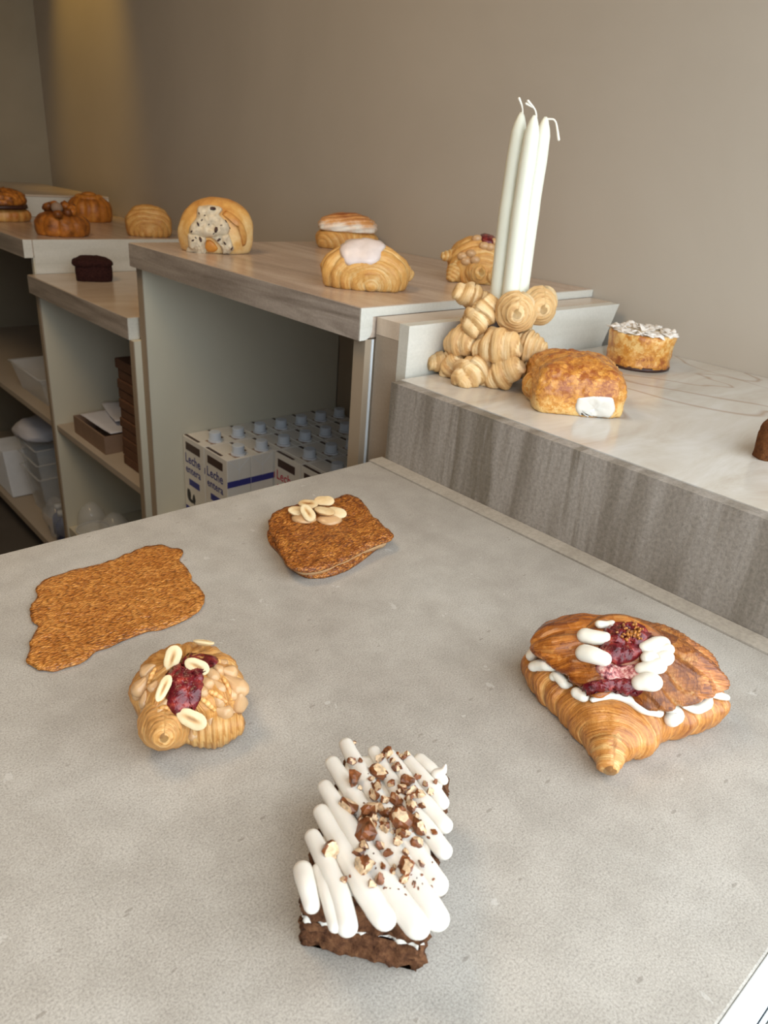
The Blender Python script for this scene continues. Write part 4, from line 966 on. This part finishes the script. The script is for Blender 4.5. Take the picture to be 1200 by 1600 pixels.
V, F = patch(bv, Zp([(480,700),(530,680),(600,730),(660,820),(600,870),(500,865),(455,800)], (270, 300), 9.23), 0.004, BZ+0.03, 6, 30); mk('exposed_crust', V, F, M['choux'], t, True, [0.25]*len(V))

# ================================================================== far counter and low shelf
def dome(name, lab, cat, px, py, w_, d_, H, z0, mat, seed, n=2.2, lobes=0, amp=0.004, base=0.3):
    p, poly = fr(px, py, z0, [(math.cos(q)*w_/2, d_/2+math.sin(q)*d_/2) for q in np.linspace(0, 6.283, 18, endpoint=False)]); v = unit(p); c = p+v*d_/2
    t = thing(name, lab, cat, (c[0], c[1], z0))
    def dd(q, a, u):
        f = saw(a*max(lobes, 1)/6.283); return (amp*(scallop(f)-0.6) if lobes else 0)*min(1, u*1.5)+0.3*amp*fbm(q, 60, 3, seed), base+0.3*(scallop(f) if lobes else 0.5)+0.25*(q[2]-z0)/H
    V, F, bk = shell(tuple(c), poly, H, z0, n, 26, 96, 0.88, 0.36, (0, 0), 2, dd)
    mk('pastry_body', V, F, mat, t, True, bk); return t, bvh_of(V, F), c
# plain croissant
p, poly = fr(233, 371, KZ, [(-0.062, 0.05), (-0.058, 0.016), (-0.03, 0.002), (0.0, -0.002), (0.035, 0.002), (0.060, 0.016), (0.064, 0.05), (0.035, 0.09), (-0.035, 0.09)])
v = unit(p); r_ = np.array([v[1], -v[0]])
ringed('plain_croissant', 'small plain golden croissant at the near end of the far counter', 'croissant', tuple(p+v*0.045), poly, 0.082, KZ, p+v*0.004, 0.015, M['bun'], 2.1, 21, 0.005, 0.25)
# two caramel choux and a filled bun
t, bv, c = dome('caramel_choux', 'orange-brown choux ring piled with caramel lumps, nearer of the two', 'pastry', 99, 371, 0.138, 0.12, 0.060, KZ, M['choux'], 3, 2.4, 9, 0.007)
for k in range(15):
    a = k*2.4; s = 0.012+0.010*(k % 4)
    V, F = blob((c[0]+math.cos(a)*s*1.3, c[1]+math.sin(a)*s*1.3, KZ+0.056+0.022*(1-s/0.045)+0.004*math.sin(k*5)), (0.012, 0.010, 0.010), None, 7, 10, 0.25, 1.5, k); mk('caramel_lump', V, F, M['choux'], t, True, [0.7+0.2*math.sin(k)]*len(V))
V, F = blob((c[0]-0.018, c[1]-0.025, KZ+0.070), (0.015, 0.013, 0.014), None, 9, 14, 0.05); mk('praline_dollop', V, F, M['tray'], t)
t, bv, c = dome('caramel_choux', 'orange-brown dome-shaped choux farther back by the raised block', 'pastry', 142, 348, 0.138, 0.12, 0.080, KZ, M['choux'], 5, 2.3, 14, 0.004, 0.10)
for k in range(12):
    a = k*0.5236; V, F = blob((c[0]+math.cos(a)*0.034, c[1]+math.sin(a)*0.034, KZ+0.068), (0.016, 0.012, 0.009), basis((-math.sin(a), math.cos(a), 0)), 6, 10, 0.15, 1.4, k); mk('glazed_petal', V, F, M['choux'], t, True, [0.25]*len(V))
V, F = blob((c[0], c[1], KZ+0.080), (0.022, 0.022, 0.008), None, 7, 14, 0.15, 1.5, 2); mk('glazed_centre', V, F, M['choux'], t, True, [0.3]*len(V))
t, bv, c = dome('filled_bun', 'nut-crusted bun with dark filling at the left edge', 'bun', 4, 347, 0.165, 0.13, 0.040, KZ, M['bun'], 7, 3, 18, 0.003)
V, F = tube([(c[0], c[1], KZ+0.036), (c[0], c[1], KZ+0.046)], [0.075, 0.075], 40, round_ends=False, hint=(1, 0, 0), amp=0.05); mk('dark_filling', V, F, M['choc'], t)
V, F, bk = shell(tuple(c), [(c[0]+0.074*math.cos(q), c[1]+0.064*math.sin(q)) for q in np.linspace(0, 6.283, 24, endpoint=False)], 0.046, KZ+0.044, 2.4, 22, 90, 0.9, 0.3, (0, 0), 2, lambda q, a, u: (0.005*fbm(q, 130, 3, 3), 0.55+0.5*fbm(q, 130, 3, 3)))
mk('bun_top', V, F, M['choux'], t, True, bk)
# chocolate muffin cake on the low shelf
LZ = 0.0386
p, poly = fr(146, 441, LZ, [(-0.040, 0.045), (-0.040, 0.010), (-0.022, 0.0), (0.03, 0.0), (0.046, 0.008), (0.048, 0.045), (0.03, 0.08), (-0.025, 0.08)])
v = unit(p); r_ = np.array([v[1], -v[0]]); c = p+v*0.042
t = thing('chocolate_brownie', 'dark chocolate brownie cake alone on the low marble shelf', 'cake', (c[0], c[1], LZ))
V, F, bk = shell(tuple(c), poly, 0.052, LZ, 4, 26, 100, 0.92, 0.4, (0, 0), 3, lambda q, a, u: (0.0016*fbm(q, 90, 3, 4), 0.5)); mk('cake_body', V, F, M['brownie'], t)
V, F, bk = shell(tuple(c), [tuple(c+(np.array(q)-c)*1.09-r_*0.002) for q in poly], 0.022, LZ+0.036, 2.2, 20, 100, 0.9, 0.35, (0, 0), 3, lambda q, a, u: (0.003*fbm(q, 70, 3, 6), 0.5)); mk('cake_top', V, F, M['brownie'], t)

# ================================================================== milk cartons in the bench
def text_vf(body, size):
    cu = bpy.data.curves.new('txt', 'FONT'); cu.body = body; cu.size = size; cu.fill_mode = 'FRONT' if hasattr(cu, 'fill_mode') else cu.fill_mode; cu.resolution_u = 2; cu.offset = size*0.016
    o = bpy.data.objects.new('txt', cu); COL.objects.link(o); bpy.context.view_layer.update()
    me = o.to_mesh(); V = np.array([tuple(v.co) for v in me.vertices]); F = [tuple(p.vertices) for p in me.polygons]
    o.to_mesh_clear(); bpy.data.objects.remove(o); bpy.data.curves.remove(cu)
    V = V-V.min(0); return V, F
CW, CD, CH = 0.0567, 0.0925, 0.195
def carton(ink):
    t = thing('milk_carton', '', 'milk carton', (0, 0, 0))
    V, F = box_vf(0, CW, 0, CD, 0, CH, 0.0012, 1); mk('body', V, F, M['carton'], t, False)
    # folded top seam and gable folds on the narrow side
    V, F = box_vf(CW*0.30, CW*0.36, 0.004, CD-0.004, CH, CH+0.0018, 0.0004, 1); mk('top_seam', V, F, M['carton'], t, False)
    V, F = join([tube([(CW/2, -0.0002, CH-0.002), (CW/2, -0.0002, CH-0.050)], [0.0004, 0.0004], 4), tube([(CW*0.08, -0.0002, CH-0.003), (CW/2, -0.0002, CH-0.026)], [0.0004, 0.0004], 4), tube([(CW*0.92, -0.0002, CH-0.003), (CW/2, -0.0002, CH-0.026)], [0.0004, 0.0004], 4)])
    mk('side_fold', V, F, M['lid'], t)
    cx = CW*0.70
    V, F = tube([(cx, 0.0215, CH+z) for z in (0.0042, 0.0045, 0.0200, 0.0212)], [0.0126, 0.0130, 0.0130, 0.0120], 22, round_ends=False, hint=(1, 0, 0)); cp = mk('screw_cap', V, F, M['cap'], t, False)
    V, F = tube([(cx, 0.0215, CH+z) for z in (0.0, 0.004)], [0.0155, 0.0155], 22, round_ends=False, hint=(1, 0, 0)); mk('cap_collar', V, F, M['lid'], cp, False)
    e = 0.0004
    mk('brand_band', *box_vf(-e, 0.0, 0.018, 0.080, CH-0.030, CH-0.012), M['brownband'], t, False)
    mk('top_band', *box_vf(0.002, 0.009, 0.030, 0.090, CH, CH+e), M['brownband'], t, False)
    mk('top_text_band', *box_vf(0.020, 0.034, 0.006, 0.034, CH, CH+e), M['tray'], t, False)
    def face(V): return np.stack([np.full(len(V), -e), 0.083-V[:, 0], V[:, 1]], 1)      # text on the -X face, read with +Y to its left
    V, F = text_vf('Leche', 0.030); V = V*np.array([0.066/V[:, 0].max(), 1, 1])
    mk('lettering', face(V)+np.array([0, 0, CH-0.060]), F, ink, t, False)
    V, F = text_vf('entera', 0.026); V = V*np.array([0.066/V[:, 0].max(), 1, 1])
    mk('lettering', face(V)+np.array([0, 0, CH-0.084]), F, ink, t, False)
    mk('small_bar', *box_vf(-e, 0.0, 0.024, 0.070, CH-0.112, CH-0.097), ink, t, False)
    V, F = join([blob((-0.0001, 0.074, CH-0.138), (e, 0.009, 0.014), None, 5, 14, 0.3, 1.2, 2), blob((-0.0001, 0.052, CH-0.143), (e, 0.006, 0.013), None, 5, 14, 0.4, 1.6, 5), blob((-0.0001, 0.064, CH-0.151), (e, 0.010, 0.005), None, 5, 14, 0.3, 1.6, 7)])
    mk('cow_patches', V, F, M['black'], t)
    mk('side_band', *box_vf(0.0, CW, -e, 0.0, CH-0.062, CH-0.048), ink, t, False)
    mk('low_bar', *box_vf(-e, 0.0, 0.050, 0.090, CH-0.186, CH-0.168), ink, t, False)
    return t
def put(src, loc, lab, first):
    if first: r = src
    else:
        r = src.copy(); COL.objects.link(r)
        for ch in src.children:
            d = ch.copy(); COL.objects.link(d); d.parent = r
            for g in ch.children:
                e = g.copy(); COL.objects.link(e); e.parent = d
    r.location = loc; r['label'] = lab; r['group'] = 'milk cartons under the bench'; return r
cb, cr = carton(M['blue']), carton(M['red']); ub = ur = True
nm = ['back', 'second', 'third', 'nearest']
od = ['first', 'second', 'third', 'fourth', 'fifth', 'sixth', 'seventh']
for r_i, (y0, i0, i1) in enumerate([(1.3450, 0, 7), (1.2505, 0, 7), (1.1560, 2, 7), (1.0615, 2, 7)]):
    for i in range(i0, i1):
        blue = i < 2
        if blue:
            lab = {(0, 0): 'blue-lettered milk carton in the back left corner, against the pale panel', (0, 1): 'milk carton directly behind the blue-banded carton, second in the back row',
                   (1, 0): 'blue-lettered milk carton standing foremost, with full blue-banded narrow side', (1, 1): 'blue-banded milk carton between blue-lettered and red-lettered cartons'}[(r_i, i)]
        elif (r_i, i) == (2, 2): lab = 'red-lettered milk carton showing its printed face'
        elif (r_i, i) == (3, 2): lab = 'milk carton nearest the counter edge, only its dark band showing'
        else: lab = 'white-capped milk carton, %s from the left in the %s row under the bench' % (od[i-i0], nm[r_i])
        if blue: put(cb, (0.7372+0.0577*i, y0, CARZ+0.0003), lab, ub); ub = False
        else: put(cr, (0.7372+0.0577*i, y0, CARZ+0.0003), lab, ur); ur = False

# ================================================================== things in the open cubbies
# cardboard tray with papers
t = thing('cardboard_tray', 'brown cardboard tray lying on the inner shelf under papers', 'tray', (0.80, 1.875, SHZ))
x0, x1, y0, y1, h = 0.690, 0.98, 1.765, 1.965, 0.048
box('tray_bottom', x0, x1, y0, y1, SHZ+0.0003, SHZ+0.005, M['tray'], t)
for a in ((x0, x0+0.004, y0, y1), (x1-0.004, x1, y0, y1), (x0+0.004, x1-0.004, y0, y0+0.004), (x0+0.004, x1-0.004, y1-0.004, y1)):
    box('tray_side', a[0], a[1], a[2], a[3], SHZ+0.005, SHZ+h, M['tray'], t)
def sheet(name, lab, c, w_, l_, rot, z, amp, mat, seed):
    n = 14; V, F = [], []
    for i in range(n+1):
        for j in range(n+1):
            x, y = (i/n-0.5)*w_, (j/n-0.5)*l_; ca, sa = math.cos(rot), math.sin(rot)
            V.append((c[0]+x*ca-y*sa, c[1]+x*sa+y*ca, z+amp*(1+fbm((x, y, 0), 9, 3, seed))))
    V += [(a, b, q-0.0012) for a, b, q in V]; m = (n+1)**2
    for i in range(n):
        for j in range(n):
            a = i*(n+1)+j; F.append((a, a+n+1, a+n+2, a+1)); F.append((m+a, m+a+1, m+a+n+2, m+a+n+1))
    rim = [i*(n+1) for i in range(n+1)]+[n*(n+1)+j for j in range(1, n+1)]+[i*(n+1)+n for i in range(n-1, -1, -1)]+list(range(n-1, 0, -1))
    for a, b in zip(rim, rim[1:]+rim[:1]): F.append((a, b, m+b, m+a))
    return tag(mk(name, V, F, mat, loc=(c[0], c[1], z)), lab, 'paper')
sheet('paper_sheet', 'white crumpled paper sheet lowest on the brown cardboard tray', (0.835, 1.865), 0.26, 0.18, 0.05, SHZ+h+0.0015, 0.004, M['paper'], 1)
sheet('paper_sheet', 'white creased paper sheet lying over the lowest sheet', (0.865, 1.872), 0.22, 0.17, -0.2, SHZ+h+0.014, 0.007, M['paper'], 2)
V, F = blob((0.875, 1.855, SHZ+h+0.078), (0.085, 0.070, 0.046), None, 12, 20, 0.35, 1.6, 4); tag(mk('crumpled_paper', V, F, M['paper'], loc=(0.875, 1.855, SHZ+h+0.03)), 'crumpled grey-white paper heaped on the stacked sheets', 'paper')
for k in range(11):
    V, F = box_vf(0.705+0.002*math.sin(k*3), 0.955, 1.560+0.003*math.sin(k*2), 1.692+0.003*math.sin(k*2), SHZ+0.0004+k*0.0242, SHZ+0.0004+k*0.0242+0.0235, 0.003, 2)
    tag(mk('kraft_box', V, F, M['kraft'], smooth=False, loc=(0.83, 1.626, SHZ+k*0.0242)), '%s brown kraft box in the tall stack beside the cardboard tray' % (['lowest', 'second lowest', 'third lowest', 'fourth lowest', 'fifth lowest', 'middle', 'fifth highest', 'fourth highest', 'third highest', 'second highest', 'topmost'][k]), 'box', 'stacked kraft boxes on the inner shelf')
# clear domes at the bottom of the low shelf unit
for k, (x, y, r, lab) in enumerate([(0.722, 1.995, 0.044, 'clear plastic dome lid at the left of the bottom cubby'), (0.748, 1.895, 0.047, 'clear plastic dome lid in the middle of the bottom cubby'), (0.795, 1.790, 0.050, 'clear plastic dome lid farthest right in the bottom cubby')]):
    t = thing('dome_lid', lab, 'lid', (x, y, -0.68), 'clear dome lids in the bottom cubby')
    P = [(x, y, -0.68+z) for z in (0.0005, 0.005, 0.006, 0.032, 0.058, 0.074, 0.084, 0.088)]
    V, F = tube(P, [r*1.06, r*1.06, r*0.98, r*0.93, r*0.8, r*0.55, r*0.3, r*0.1], 30, round_ends=False, hint=(1, 0, 0)); mk('dome', V, F, M['clear'], t)
    V, F = tube([(x+r*1.04*math.cos(q), y+r*1.04*math.sin(q), -0.675) for q in np.linspace(0, 6.283, 40)], [0.003, 0.003], 8, round_ends=False); mk('rim', V, F, M['clear'], t)
# far-left cubby: clear food tray on the shelf
def open_tub(name, lab, cat, x0, x1, y0, y1, z0, h, tap, mat, grp=None):
    t = thing(name, lab, cat, ((x0+x1)/2, (y0+y1)/2, z0), grp); m = 0.004
    def lp(i, z, k):
        a, b, c, d = x0+tap*(1-k)+i, x1-tap*(1-k)-i, y0+tap*(1-k)+i, y1-tap*(1-k)-i
        return [(a, c, z), (b, c, z), (b, d, z), (a, d, z)]
    L = [lp(0, z0, 0), lp(0, z0+h, 1), lp(m*0.5, z0+h, 1), lp(m*0.5, z0+m*0.6, 0)]; V = sum(L, []); F = []
    for r in range(3):
        for j in range(4): F.append((r*4+j, r*4+(j+1) % 4, r*4+4+(j+1) % 4, r*4+4+j))
    F += [(3, 2, 1, 0), (12, 13, 14, 15)]
    mk('tub', V, F, mat, t, False)
    q = lp(-0.004, z0+h, 1); V, F = tube(np.array(q+q[:1]), [0.003, 0.003], 8, round_ends=False); mk('rim', V, F, mat, t); return t
open_tub('clear_food_tray', 'clear plastic food tray on the far-left inner shelf', 'tray', 0.690, 0.95, 2.20, 2.46, -0.3618, 0.085, 0.02, M['clear'])
t = thing('white_lid_stack', 'leaning stack of white plastic lids in the far-left bottom cubby', 'lids', (0.73, 2.63, -0.80))
for k in range(9):
    a = k*0.0165
    V, F = box_vf(0.675, 0.83, 2.60+a, 2.612+a, -0.798, -0.640, 0.004, 2)
    V = np.array(V); V[:, 1] += (V[:, 2]+0.80)*0.30; V[:, 2] = np.maximum(V[:, 2], -0.7995); mk('lid', V, F, M['lid'], t, False)
for k in range(3):
    open_tub('clear_tub', ['clear plastic tub, lowest of the nested stack beside the white lids', 'clear plastic tub in the middle of the nested stack beside the white lids', 'clear plastic tub, topmost of the nested stack beside the white lids'][k], 'tub', 0.700, 0.84, 2.36, 2.53, -0.7995+k*0.050, 0.15, 0.022, M['clear'], 'nested clear tubs')
V, F = blob((0.76, 2.47, -0.515), (0.085, 0.10, 0.030), None, 10, 18, 0.35, 1.5, 3); tag(mk('plastic_wrap', V, F, M['paper'], loc=(0.76, 2.47, -0.54)), 'crumpled pale wrap lying on the nested clear tubs', 'wrap')
bg, BF = (0.712, 2.235), -0.7995
V, F = blob((bg[0], bg[1], BF+0.058), (0.047, 0.072, 0.064), None, 16, 28, 0.22, 2.2, 8); V[:, 2] = np.maximum(V[:, 2], BF)
tag(mk('plastic_bag', V, F, M['clear2'], loc=(bg[0], bg[1], BF)), 'clear plastic bag around small dark blue bottles, far-left bottom cubby', 'bag')
for k, (x, y) in enumerate([(bg[0]-0.006, bg[1]-0.026), (bg[0]+0.004, bg[1]+0.026)]):
    t = thing('small_bottle', ['small dark blue bottle nearer in the clear plastic bag', 'small dark blue bottle farther back in the clear plastic bag'][k], 'bottle', (x, y, BF), 'bottles in the clear bag')
    V, F = tube([(x, y, BF+z) for z in (0.001, 0.055, 0.065, 0.074, 0.085)], [0.022, 0.022, 0.018, 0.009, 0.009], 18, round_ends=False, hint=(1, 0, 0)); mk('bottle_body', V, F, M['bluebottle'], t)
    V, F = tube([(x, y, BF+0.085), (x, y, BF+0.100)], [0.011, 0.011], 16, round_ends=False, hint=(1, 0, 0)); mk('bottle_cap', V, F, M['cap'], t)
